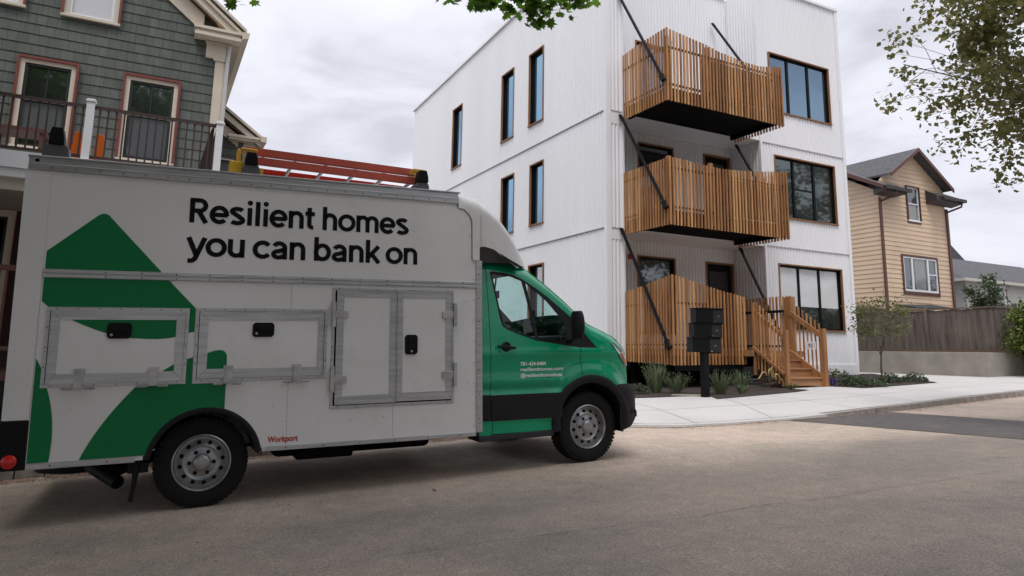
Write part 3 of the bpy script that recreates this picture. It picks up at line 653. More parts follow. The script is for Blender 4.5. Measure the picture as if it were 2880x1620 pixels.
patch(body, 2.318, 2.434, lambda s_: .745, T0, 4, 60)
patch(body, 2.440, 2.477, lambda s_: .745, T0, 2, 60)
lowlim = lambda s_: max(.745, arch_t(s_))
patch(body, 2.477, 3.417, lowlim, lambda s_: interp(wbot, s_), 44, 26, extra=[p[0] for p in wbot])
patch(body, 3.423, 3.617, lowlim, lambda s_: interp(wbot, s_), 10, 26)
patch(body, 2.477, 3.617, lambda s_: interp(wtop, s_), T0, 50, 9, extra=[p[0] for p in wtop] + [p[0] for p in top_])
patch(body, 3.617, 4.045, lambda s_: max(.79, arch_t(s_)) if s_ < AC[0] + AR else .79, T0, 26, 26, extra=[p[0] for p in top_])
patch(body, 2.318, 2.446, lambda s_: .385, lambda s_: .515, 4, 4); patch(body, 2.452, 3.12, lambda s_: .395, lambda s_: .513, 8, 4)
# roof + hood across
rows = []
for s_ in sorted(set([2.318 + (4.045 - 2.318) * i / 70 for i in range(71)] + [p[0] for p in top_ if p[0] > 2.318])):
    t1 = T0(s_); w0 = side_w(s_, t1); cr_ = .05 if s_ < 2.9 else (.05 if s_ > 3.6 else .06)
    bulge = .16 * max(0, (s_ - 3.5) / .55) + .10 * max(0, min(1, (s_ - 2.75) / .2)) * max(0, min(1, (3.7 - s_) / .2))
    rows.append([(s_ + bulge * math.sin(math.pi * k / 16), w0 + (WB - 2 * w0) * k / 16, t1 + cr_ * math.sin(math.pi * k / 16) * (1 if t1 > 1.22 else max(0, (t1 - .95) / .27))) for k in range(17)])
n17 = 17; vv = [p for r in rows for p in r]; ff = []
for i in range(len(rows) - 1):
    for q_ in range(16):
        if 2.915 < (rows[i][0][0] + rows[i + 1][0][0]) / 2 < 3.50 and 1 <= q_ <= 14: continue
        ff.append((i * 17 + q_, i * 17 + q_ + 1, (i + 1) * 17 + q_ + 1, (i + 1) * 17 + q_))
body.add(vv, ff)
cab = T(body, 'cab_body', CABG, truck, smooth=True, ang=50)
# windshield laid on the same surface between the pillars
b = MB(); rows = []
for i in range(14):
    s_ = 2.90 + (3.50 - 2.90) * i / 13; t1 = T0(s_); w0 = side_w(s_, t1); bulge = .10 * max(0, min(1, (s_ - 2.75) / .2)) * max(0, min(1, (3.7 - s_) / .2))
    rows.append([(s_ + bulge * math.sin(math.pi * k / 16) + .006, w0 + (WB - 2 * w0) * k / 16, t1 + .06 * math.sin(math.pi * k / 16) + .006) for k in range(1, 16)])
b.grid(rows); T(b, 'windshield', CABGLASS, truck, smooth=True)
b = MB()   # inner lining so that no body back-faces show bright
rows = []
for i in range(20):
    s_ = 2.33 + .60 * i / 19; t1 = T0(s_) - .035; w0 = side_w(s_, t1) + .06
    rows.append([(s_, w0 + (WB - 2 * w0) * k / 8, t1 + .02 * math.sin(math.pi * k / 8)) for k in range(9)])
b.grid(rows); b.box(2.33, 2.37, .12, WB - .12, .5, 2.0)
T(b, 'cab_lining', SEATM, truck)
# lower cladding, sill
b = MB()
patch(b, 2.318, 2.434, lambda s_: .515, lambda s_: .752, 3, 6, off=-.008); patch(b, 2.440, 3.20, lambda s_: .513, lambda s_: .748, 12, 6, off=-.010)
TE(b, 'side_cladding', PLAST, truck, smooth=True)
b = MB(); b.hexa([(2.30, .03, .335), (3.09, .03, .345), (3.09, .30, .345), (2.30, .30, .335), (2.30, .05, .385), (3.09, .05, .400), (3.09, .30, .400), (2.30, .30, .385)])
T(b, 'running_board', PLAST, truck, bevel=.01)
def arch_ring(cx, cz, r0, r1, a0, a1, w0, w1, n=40, sq=1.0):
    b = MB(); rows = []
    for i in range(n + 1):
        a = math.radians(a0 + (a1 - a0) * i / n); c, s_ = math.cos(a), math.sin(a)
        P = lambda r, w_: (cx + r * c, w_, cz + r * s_ * sq)
        rows.append([P(r1, w1 + .03), P(r1, w0 + .004), P(r1 - .012, w0 - .006), P(r0 + .012, w0 - .006), P(r0, w0 + .004), P(r0 - .004, w1 + .30)])
    b.grid(rows); return b
b = arch_ring(AC[0], AC[1], .362, .446, -12, 192, .040, .05); T(b, 'wheel_arch_trim', PLAST, truck, smooth=True, ang=40)
b = MB()   # inner liner of front arch
rows = []
for i in range(31):
    a = math.radians(-20 + 220 * i / 30); rows.append([(AC[0] + .40 * math.cos(a), w_, AC[1] + .40 * math.sin(a)) for w_ in (.06, .3, .6)])
b.grid(rows); T(b, 'wheel_arch_liner', SOOT, truck)
# door cut lines (dark reveals behind the gaps) 
b = MB()
for s_, lo, hi in ((2.437, .39, 2.03), (3.420, .90, 1.20)):
    rows = []
    for k in range(41):
        t_ = lo + (hi - lo) * k / 40; rows.append([(s_ - .008, side_w(s_, t_) + .012, t_), (s_ + .008, side_w(s_, t_) + .012, t_)])
    b.grid(rows)
TE(b, 'door_gap', SOOT, truck)
# bumper
b = MB(); rows = []
bt = [(3.80, .800), (3.90, .802), (4.0, .800), (4.06, .795), (4.095, .785)]
for i in range(21):
    s_ = 3.80 + .30 * i / 20
    tt = interp(bt, s_); bb = interp([(3.80, .34), (3.90, .35), (4.0, .375), (4.07, .43), (4.10, .46)], s_)
    lo = arch_t(s_); 
    w0 = .045 + max(0, (s_ - 3.88)) ** 2 * 1.5
    ring = []
    for k in range(13):
        t_ = bb + (tt - bb) * k / 12
        ring.append((s_ , w0 + (.02 if k == 12 else 0) + (.012 if .50 < t_ < .53 else 0), t_))
    rows.append(ring)
b.grid([r for r in rows if r[0][0] >= 3.86]); b.grid([list(reversed([(p[0], WB - p[1], p[2]) for p in r])) for r in rows if r[0][0] >= 3.86])
# front across
rows = []
for k in range(13):
    r = rows
L_e = rows
end = []
s_ = 4.10
for kk in range(13):
    t_ = .46 + (.785 - .46) * kk / 12
    w0 = .045 + (.22) ** 2 * 1.5
    end.append([(4.10 + .14 * math.sin(math.pi * j_ / 12) + (.015 if t_ < .52 else 0), w0 + (WB - 2 * w0) * j_ / 12, t_) for j_ in range(13)])
b.grid(end)
topr = []
for i in range(9):
    s_ = 3.86 + .24 * i / 8; w0 = .065 + max(0, (s_ - 3.88)) ** 2 * 1.5; t_ = interp(bt, s_); topr.append([(s_ + .14 * math.sin(math.pi * j_ / 12) * (i / 8), w0 + (WB - 2 * w0) * j_ / 12, t_) for j_ in range(13)])
b.grid(topr)
T(b, 'front_bumper', PLAST, truck, smooth=True, ang=45)
b = MB(); b.box(4.10, 4.20, .6, WB - .6, .84, 1.10); T(b, 'grille', BLACK, truck, bevel=.01)
# headlight: wraps the corner
def surf_poly(poly, off, b, n=6):
    # fan of small quads following side_w
    v = [(s_, side_w(s_, t_) + off, t_) for s_, t_ in poly]; cx = sum(p[0] for p in poly) / len(poly); cz = sum(p[1] for p in poly) / len(poly)
    v.append((cx, side_w(cx, cz) + off, cz)); m_ = len(poly); b.add(v, [(i, (i + 1) % m_, m_) for i in range(m_)])
hp = [(3.777, 1.247), (3.83, 1.222), (3.90, 1.190), (3.96, 1.135), (4.01, 1.075), (4.024, .998), (3.995, .998), (3.95, 1.04), (3.90, 1.10), (3.84, 1.175)]
for mir in (0, 1):
    b = MB(); surf_poly(hp, -.012, b)
    if mir: b.v = [(p[0], WB - p[1], p[2]) for p in b.v]
    o = T(b, 'headlight', CHROME, truck)
    b = MB(); surf_poly([(3.93, 1.12), (3.965, 1.09), (4.005, 1.03), (4.018, .998), (3.997, 1.002), (3.955, 1.045)], -.017, b)
    if mir: b.v = [(p[0], WB - p[1], p[2]) for p in b.v]
    T(b, 'turn_signal', AMBER, o)
# window surround and glass, both sides
ring_o = [(p[0], p[1]) for p in wtop] + [(p[0], p[1]) for p in reversed(wbot[1:-1])]
glass1 = [(2.500, 1.903), (2.60, 1.893), (2.70, 1.876), (2.812, 1.835), (2.86, 1.60), (2.905, 1.34), (2.920, 1.272), (2.80, 1.312), (2.70, 1.340), (2.62, 1.372), (2.590, 1.400), (2.556, 1.56)]
glass2 = [(2.858, 1.812), (2.95, 1.745), (3.08, 1.630), (3.20, 1.490), (3.275, 1.395), (3.285, 1.330), (3.262, 1.262), (3.20, 1.240), (3.106, 1.240), (3.02, 1.255), (2.955, 1.268), (2.905, 1.55)]
def cside(poly, off): return [(s_, side_w(s_, t_) + off, t_) for s_, t_ in poly]
def ringband(b, outer, inner, off, mir):
    """triangulate between outer loop and inner hole by nearest-angle marching"""
    cx = sum(p[0] for p in inner) / len(inner); cz = sum(p[1] for p in inner) / len(inner)
    pass
for mir in (0, 1):
    fl = (lambda p: (p[0], WB - p[1], p[2])) if mir else (lambda p: p)
    # black surround as spans: below glass, above glass, dividers
    b = MB()
    def span(s0, s1, lo, hi, n=14):
        rows = []
        for i in range(n + 1):
            s_ = s0 + (s1 - s0) * i / n; a, c = lo(s_), hi(s_)
            if c < a: c = a + .0004
            rows.append([fl((s_, side_w(s_, a + (c - a) * k / 3) + .004, a + (c - a) * k / 3)) for k in range(4)])
        b.grid(rows)
    g1t = [(2.500, 1.903), (2.60, 1.893), (2.70, 1.876), (2.812, 1.835)]; g1b = [(2.500, 1.90), (2.556, 1.56), (2.590, 1.400), (2.62, 1.372), (2.70, 1.340), (2.80, 1.312), (2.920, 1.272)]
    g2t = [(2.858, 1.812), (2.95, 1.745), (3.08, 1.630), (3.20, 1.490), (3.275, 1.395), (3.286, 1.345)]; g2b = [(2.858, 1.81), (2.905, 1.55), (2.955, 1.268), (3.02, 1.255), (3.106, 1.240), (3.20, 1.240), (3.262, 1.262), (3.286, 1.335)]
    up = lambda s_: interp(wtop, s_) + .006; dn = lambda s_: interp(wbot, s_) - .006
    span(2.474, 2.500, dn, up, 4)
    span(2.500, 2.812, lambda s_: interp(g1t, s_), up); span(2.500, 2.920, dn, lambda s_: interp(g1b, s_), 30)
    g1r = [(2.812, 1.835), (2.86, 1.60), (2.905, 1.34), (2.920, 1.272)]
    # divider bar
    span(2.812, 2.858, lambda s_: interp(g1r, s_), up, 8)
    span(2.858, 2.920, lambda s_: interp(g1r, s_), lambda s_: interp(g2b, s_), 10); span(2.920, 2.955, dn, lambda s_: interp(g2b, s_), 6)
    span(2.955, 3.286, dn, lambda s_: interp(g2b, s_), 20); span(2.858, 3.286, lambda s_: interp(g2t, s_), up, 20)
    span(3.286, 3.618, dn, up, 14)
    o = T(b, 'window_surround', PLAST, truck, smooth=True)
    for g in (glass1, glass2):
        q = MB(); v = [fl(p) for p in cside(g, .012)]; q.add(v, [tuple(range(len(v)))]); T(q, 'cab_window', CABGLASS, truck)
# door mirrors
for mir in (0, 1):
    fl = (lambda p: (p[0], WB - p[1], p[2])) if mir else (lambda p: p)
    b = MB(); rows = []
    for i in range(9):
        v_ = i / 8; t_ = 1.262 + .268 * v_; sc2 = math.sin(math.pi * (.10 + .80 * v_)) ** .35
        rows.append([fl((3.262 + .056 * sc2 * math.cos(a), -.16 + .105 * sc2 * math.sin(a), t_)) for a in [2 * math.pi * k / 16 for k in range(17)]])
    b.grid(rows); b.add(rows[0][:-1], [tuple(range(16))]); b.add(rows[-1][:-1], [tuple(range(16))])
    o = T(b, 'door_mirror', PLAST, truck, smooth=True, ang=60)
    q = MB(); q.tube([fl((3.30, .12, 1.24)), fl((3.29, .0, 1.25)), fl((3.27, -.10, 1.29))], [.035, .028, .022], 8); T(q, 'mirror_arm', PLAST, o, smooth=True)
# door handle, decals
b = MB(); b.lathe([(.048, 0), (.046, -.004), (.03, -.006), (0, -.002)], (2.597, .050, 1.196), (0, 1, 0), 24); T(b, 'handle_recess', PLAST, truck, smooth=True)
b = MB(); b.hexa([(2.497, .024, 1.186), (2.692, .024, 1.170), (2.692, .040, 1.170), (2.497, .040, 1.186), (2.497, .024, 1.214), (2.692, .024, 1.196), (2.692, .040, 1.196), (2.497, .040, 1.214)]); T(b, 'door_handle', PLAST, truck, bevel=.008)
TS = lambda a, n, c: (a, side_w(a, c) - .004, c)
textmesh('781-424-0484', .275, .050, TS, 2.748, 1.013, 0, WTXT, 'contact_lettering', truck, bold=.012)
textmesh('resilienthomes.com', .465, .048, TS, 2.748, .962, 0, WTXT, 'contact_lettering', truck, bold=.012)
textmesh('@resilienthomesbots', .450, .048, TS, 2.747, .905, 0, WTXT, 'contact_lettering', truck, bold=.012)
# interior
b = MB()
for w0 in (.25, 1.35):
    b.box(2.40, 2.52, w0, w0 + .5, .95, 1.52); b.box(2.42, 2.50, w0 + .13, w0 + .37, 1.54, 1.74); b.box(2.42, 2.92, w0, w0 + .5, .80, .95)
TE(b, 'cab_seat', SEATM, truck, per=3, bevel=.04)
b = MB(); b.box(3.22, 3.62, .16, WB - .16, .9, 1.30); b.box(3.05, 3.24, .75, 1.4, .8, 1.26); T(b, 'dashboard', SEATM, truck, bevel=.05)
b = MB(); b.lathe([(.175, -.014), (.19, 0), (.175, .014), (.160, 0), (.175, -.014)], (3.12, 1.62, 1.30), (.9, 0, .45), 24); T(b, 'steering_wheel', SEATM, truck, smooth=True)
b = MB(); b.box(2.92, 2.95, .98, 1.20, 1.72, 1.80); b.tube([(2.94, 1.09, 1.80), (2.96, 1.09, 1.95)], .01, 6); T(b, 'inside_mirror', BLACK, truck)
# chassis
b = MB()
for w0 in (.62, 1.48): b.box(-1.2, 3.7, w0, w0 + .08, .44, .60)
b.box(-.02 - .05, .05, .2, WB - .2, .30, .40); b.lathe([(0, -.12), (.12, -.08), (.14, 0), (.12, .08), (0, .12)], (0, WB / 2, .34), (0, 1, 0), 16)
b.box(.9, 1.9, .66, 1.3, .28, .48); b.tube([(.0, WB / 2, .36), (2.6, WB / 2, .42)], .045, 8); b.box(3.45, 3.60, .4, WB - .4, .30, .40); b.box(3.0, 4.0, .5, 1.6, .38, .6)
b.box(-1.25, 2.3, .05, WB - .05, .385, .40) if False else None
T(b, 'chassis', SOOT, truck)
b = MB(); b.box(.62, 2.15, .95, 1.65, .20, .40); T(b, 'added_fuel_tank', SOOT, truck, bevel=.05)  # unseen tank, added to block light under the truck
b = MB(); b.box(.75, 1.25, .45, .90, .24, .40); T(b, 'added_battery_box', SOOT, truck, bevel=.02)  # unseen box, added to deepen the shade under the truck
b = MB(); b.lathe([(.12, .0), (.33, .0), (.345, .05), (.345, .15), (.33, .20), (.12, .20), (.12, .0)], (-.92, 1.15, .22), (0, 0, 1), 32); T(b, 'added_spare_wheel', RUBBER, truck, smooth=True)  # unseen spare, added to darken the road behind the rear wheel
b = MB()
b.box(-1.29, -.50, .03, WB - .03, .395, .399); b.box(.50, 2.26, .03, WB - .03, .405, .409); T(b, 'box_floor', STEEL, truck)
b = MB(); b.tube([(-.30, .60, .36), (-.45, .50, .33), (-.62, .42, .27)], .045, 10); b.tube([(-.80, .62, .30), (-.70, .42, .268), (-.585, .28, .205)], [.055, .055, .05], 12); T(b, 'exhaust_pipe', STEEL, truck, smooth=True)
b = MB(); b.disc((-.580, .273, .2035), (.55, -.72, -.34), .044, 16); T(b, 'tailpipe_opening', HOLE, truck)
b = MB(); b.tube([(-.40, .12, .42), (-.46, .12, .36), (-.47, .12, .22), (-.49, .12, .09)], [.022, .03, .018, .016], 8); b.box(-.52, -.38, .12, .16, .29, .37); T(b, 'mudflap_bracket', STEEL, truck)
# rear wheel arch
b = arch_ring(.0, .345, .375, .424, 8, 172, .0, .04, sq=1.0); T(b, 'wheel_arch_trim', PLAST, truck, smooth=True, ang=40)
b = MB(); rows = []
for i in range(31):
    a = math.radians(4 + 172 * i / 30); rows.append([(.40 * math.cos(a), w_, .345 + .40 * math.sin(a)) for w_ in (.002, .25, .55)])
b.grid(rows)
cap_ = [(.40 * math.cos(math.radians(a)), .55, .345 + .40 * math.sin(math.radians(a))) for a in range(4, 177, 6)]; b.add(cap_, [tuple(range(len(cap_)))])
T(b, 'wheel_arch_liner', SOOT, truck)
def wheel(cs, cw, ct, side=1, steer=0.0):
    a = Vector((math.sin(steer), -math.cos(steer) * side, 0)); c = Vector((cs, cw, ct))   # axis pointing outwards
    R_, rr_ = .338, .213
    b = MB(); b.lathe([(rr_ + .004, -.205), (.25, -.215), (.315, -.20), (.333, -.185), (R_, -.165), (R_, -.04), (.333, -.018), (.318, -.004), (.29, .002), (.25, .0), (.222, -.008), (rr_ + .002, -.015)], c, a, 64)
    # tread blocks
    u = Vector((0, 0, 1)); q = a.cross(u)
    for k in range(56):
        an = 2 * math.pi * (k + .5) / 56
        for off, ph in ((-.028, 0), (-.165, .5)):
            an2 = an + ph * 2 * math.pi / 56; rad = u * math.cos(an2) + q * math.sin(an2); tan_ = a.cross(rad)
            p = c + rad * (R_ - .002) + a * off; b.hexa([p + tan_ * x_ * .0125 + a * y_ * .022 + rad * z_ for x_, y_, z_ in ((-1, -1, -.01), (1, -1, -.01), (1, 1, -.014), (-1, 1, -.014), (-1, -1, .007), (1, -1, .007), (1, 1, .003), (-1, 1, .003))])
    o = T(b, 'wheel', RUBBER, truck, smooth=True, ang=35)
    b = MB(); b.lathe([(rr_, -.02), (rr_ + .001, -.006), (.206, -.002), (.198, -.010), (.193, -.030), (.186, -.062), (.178, -.062), (.150, -.040), (.132, -.026), (.120, -.030), (.112, -.034), (.100, -.030), (.068, -.022), (.060, .0), (.052, .008), (.030, .010), (0, .010)], c, a, 56); T(b, 'rim', RIM, o, smooth=True, ang=50)
    b = MB()
    for k in range(12):
        an = 2 * math.pi * (k + .3) / 12; rad = u * math.cos(an) + q * math.sin(an); p = c + rad * .153 + a * (-.038)
        nrm = (a + rad * .55).normalized(); b.disc(p, nrm, .0165, 14, .004)
    for k in range(6):
        an = 2 * math.pi * (k + .5) / 6; rad = u * math.cos(an) + q * math.sin(an); b.disc(c + rad * .088 + a * (-.024), a, .0155, 12, .003)
    T(b, 'rim_hole', HOLE, o)
    b = MB()
    for k in range(6):
        an = 2 * math.pi * (k + .5) / 6; rad = u * math.cos(an) + q * math.sin(an); b.lathe([(.009, 0), (.009, .008), (0, .010)], c + rad * .088 + a * (-.020), a, 6)
    TE(b, 'wheel_nut', STEEL, o)
    return o
wheel(-.012, .075, .337); wheel(3.512, .095, .398, steer=.05); wheel(-.012, WB - .075, .337, -1); wheel(3.512, WB - .095, .398, -1, steer=.05)

# ladder on the rack
lad = empty('extension_ladder', TM @ Matrix.Translation((.95, .3, 2.80)))
tag(lad, 'red fibreglass extension ladder lying on the roof rack of the green and white truck', 'ladder')
def LD(s_, w_, t_): return tuple(TM @ Vector((s_, w_, t_ - .035 * (s_ - .3))))
def lbox(b, s0, s1, w0, w1, t0, t1):
    return b.hexa([LD(s0, w0, t0), LD(s1, w0, t0), LD(s1, w1, t0), LD(s0, w1, t0), LD(s0, w0, t1), LD(s1, w0, t1), LD(s1, w1, t1), LD(s0, w1, t1)])
for nm, t0, w0 in (('side_rail', 2.806, .30), ('side_rail', 2.893, .325)):
    b = MB(); lbox(b, .22, 1.76, w0, w0 + .004, t0, t0 + .064); lbox(b, .22, 1.76, w0, w0 + .032, t0, t0 + .005); lbox(b, .22, 1.76, w0, w0 + .032, t0 + .064, t0 + .069); b.build(nm, ORRED, lad)
for t0, w0 in ((2.812, .68), (2.899, .64)):
    b = MB(); lbox(b, .25, 1.76, w0, w0 + .032, t0, t0 + .005); lbox(b, .25, 1.76, w0 + .028, w0 + .032, t0, t0 + .062); b.build('side_rail', ORBR, lad).__setitem__('label', 'far red rail of the ladder')
for k in range(6):
    s_ = .32 + k * .28; b = MB(); b.tube([LD(s_, .31, 2.825), LD(s_, .70, 2.825)], .016, 8); b.build('rung', ALU, lad)
    b = MB(); b.tube([LD(s_ + .05, .345, 2.92), LD(s_ + .05, .66, 2.92)], .014, 8); b.build('rung', ALU, lad)
STK1 = mat('blue_grey_sticker', (.06, .10, .13), .5); STK2 = mat('pale_sticker', (.34, .30, .30), .5); STK3 = mat('green_brown_sticker', (.30, .16, .05), .5)
for s0, s1, mt in ((.62, .75, STK1), (1.02, 1.10, STK3), (1.30, 1.46, STK2), (1.52, 1.62, STK3)):
    b = MB(); lbox(b, s0, s1, .3315, .3345, 2.905, 2.938); b.build('sticker', mt, lad)
b = MB(); lbox(b, .135, .165, .16, .28, 2.76, 2.89); lbox(b, .16, .30, .16, .30, 2.885, 2.905); lbox(b, .075, .185, .10, .24, 2.66, 2.765); b.build('foot', YEL, lad, bevel=.02)
b = MB(); lbox(b, .28, .36, .27, .33, 2.72, 2.77); lbox(b, 1.70, 1.82, .18, .40, 2.90, 2.93); b.build_each('end_cap', YEL, lad, bevel=.005)
# ------------------------------------------------------------------ white corrugated apartment building
def ribwall(b, M, u0, u1, z0, z1, holes=(), pitch=.112, amp=.019, ns=8, z1f=None):
    us = [u0 + (u1 - u0) * i / max(1, round((u1 - u0) / pitch * ns)) for i in range(max(1, round((u1 - u0) / pitch * ns)) + 1)]
    for h in holes:
        for e_ in h[:2]:
            if u0 < e_ < u1: us.append(e_)
    us = sorted(set(round(x_, 5) for x_ in us))
    off = lambda u: .004 - amp * 1.5 * math.exp(-((((u - u0) / pitch) % 1 - .5) / .20) ** 2)
    for a, c in zip(us, us[1:]):
        if c - a < 1e-4: continue
        mid = (a + c) / 2; iv = [(z0, (z1f(mid) if z1f else z1))]
        for h in holes:
            if h[0] <= mid <= h[1]:
                nv = []
                for p, q in iv:
                    if h[3] <= p or h[2] >= q: nv.append((p, q)); continue
                    if h[2] > p: nv.append((p, h[2]))
                    if h[3] < q: nv.append((h[3], q))
                iv = nv
        for p, q in iv:
            if q - p < .002: continue
            b.add([M(a, off(a), p), M(c, off(c), p), M(c, off(c), q), M(a, off(a), q)], [(0, 1, 2, 3)])
bldg = empty('apartment_building', loc=(9.64, 13.6, .6))
tag(bldg, 'white corrugated metal apartment building with three slatted cedar balconies', 'building')
FR = lambda u, n, z: (u, 13.6 - n, z)          # front face, n outwards
LF = lambda u, n, z: (9.64 - n, u, z)          # left face, u = y
BK = lambda u, n, z: (u, 14.75 - n, z)         # recessed wall
RW = lambda u, n, z: (14.93 - n, u, z)         # return wall facing left
TOPF = 12.06; XL, XR = 9.64, 18.50
ztl = lambda y: 12.06 - (y - 13.6) * (.40 / 14.6)
wins_f = [(15.39, 17.99, 8.21, 10.03), (15.43, 18.00, 5.09, 6.92), (15.41, 18.04, 1.945, 3.785)]
wins_l = [(16.74, 17.62, 7.89, 10.19), (18.60, 19.48, 7.88, 10.19), (22.73, 23.65, 7.93, 10.30), (16.68, 17.50, 4.83, 6.685), (18.49, 19.38, 4.83, 6.69), (16.65, 17.52, 1.9, 3.70)]
wins_b = [(11.44, 12.71, 7.85, 9.95), (11.48, 12.73, 4.75, 6.98), (11.43, 12.71, 1.75, 3.83)]
doors_b = [(13.84, 14.88, 7.56, 9.95), (13.84, 14.88, 4.46, 7.00), (13.81, 14.88, 1.40, 3.83)]
b = MB()
b.box(XL + .20, XR - .03, 14.96, 28.15, .6, 11.6)   # core
b.box(XL + .05, 10.11, 13.66, 14.90, .6, 11.9); b.box(14.98, XR - .03, 13.80, 14.95, .6, 11.9)
T_ = b.build('wall_core', SEAM, bldg)
b = MB()
ribwall(b, LF, 13.68, 28.2, 7.25, 12, wins_l, z1f=ztl); ribwall(b, LF, 13.68, 28.2, 4.27, 7.215, wins_l); ribwall(b, LF, 13.68, 28.2, .9, 4.235, wins_l)
b.build('side_wall', WHITE, bldg)
b = MB()
for a, c in ((9.76, 10.12), (14.99, 18.42)):
    ribwall(b, FR, a, c, 7.25, TOPF - .02, wins_f); ribwall(b, FR, a, c, 4.27, 7.215 if a > 12 else 6.89, wins_f); ribwall(b, FR, a, c, 1.02, 4.235 if a > 12 else 3.97, wins_f)
b.build('front_wall', WHITE, bldg)
b = MB(); b.box(9.76, 10.13, 13.594, 13.62, 6.89, 7.215); b.box(9.76, 10.13, 13.594, 13.62, 3.97, 4.235)
b.build_each('floor_band', WTRIM, bldg)
b = MB(); h_b = wins_b + doors_b
ribwall(b, BK, 10.12, 14.92, 7.56, TOPF - .02, h_b); ribwall(b, BK, 10.12, 14.92, 4.46, 7.25, h_b); ribwall(b, BK, 10.12, 14.92, 1.38, 4.22, h_b)
ribwall(b, RW, 13.66, 14.75, 7.56, TOPF - .02); ribwall(b, RW, 13.66, 14.75, 4.46, 7.25); ribwall(b, RW, 13.66, 14.75, 1.38, 4.22)
b.build('recess_wall', WHITE, bldg)
b = MB()   # corner boards, seams, parapet cap, skirt
b.box(9.612, 9.76, 13.575, 13.60, .95, TOPF); b.box(9.612, 9.637, 13.602, 13.69, .95, TOPF)
b.box(10.10, 10.155, 13.572, 13.64, .95, TOPF); b.box(14.905, 14.985, 13.572, 13.65, 1.0, TOPF); b.box(18.415, 18.53, 13.575, 13.64, 1.0, TOPF)
b.box(12.70, 12.78, 14.715, 14.75, 10.2, TOPF - .02) 
b.build('corner_trim', WTRIM, bldg)
b = MB()
b.box(9.618, 9.645, 13.69, 28.22, 7.226, 7.25); b.box(9.618, 9.645, 13.69, 28.22, 4.246, 4.27)
b.box(9.77, 10.10, 13.58, 13.605, 7.216, 7.24); b.box(9.77, 10.10, 13.58, 13.605, 4.236, 4.262); b.box(14.99, 18.42, 13.583, 13.605, 7.216, 7.246); b.box(14.99, 18.42, 13.583, 13.605, 4.236, 4.266)
b.build('floor_joint', mat('joint_flashing', (.50, .50, .52), .5), bldg)
b = MB(); b.hexa([(9.585, 13.69, ztl(13.6)), (9.66, 13.69, ztl(13.6)), (9.66, 28.25, ztl(28.2)), (9.585, 28.25, ztl(28.2)), (9.585, 13.69, ztl(13.6) + .07), (9.66, 13.69, ztl(13.6) + .07), (9.66, 28.25, ztl(28.2) + .07), (9.585, 28.25, ztl(28.2) + .07)])
b.box(9.585, 10.2, 13.55, 13.65, TOPF, TOPF + .07); b.box(14.9, 18.56, 13.55, 13.65, TOPF, TOPF + .07); b.box(10.2, 14.9, 14.70, 14.80, TOPF, TOPF + .07)
b.build('parapet_cap', WTRIM, bldg)
b = MB(); b.hexa([(9.6, 13.6, 11.93), (18.5, 13.6, 11.93), (18.5, 28.2, 11.55), (9.6, 28.2, 11.55), (9.6, 13.6, 11.98), (18.5, 13.6, 11.98), (18.5, 28.2, 11.60), (9.6, 28.2, 11.60)]) if False else b.box(9.66, 18.48, 14.82, 28.18, 11.5, 11.6)
b.build('roof', ROOFSH, bldg)
b = MB(); b.box(14.98, 18.53, 13.578, 13.62, .735, 1.02); b.box(18.50, 18.53, 13.622, 28.2, .735, 12.0); b.box(9.60, 9.64, 13.6, 28.2, .5, .90); b.build('base_skirt', WTRIM, bldg)
b = MB(); b.box(9.75, 18.3, 13.9, 28, .2, .76); b.build('foundation', SOOT, bldg)
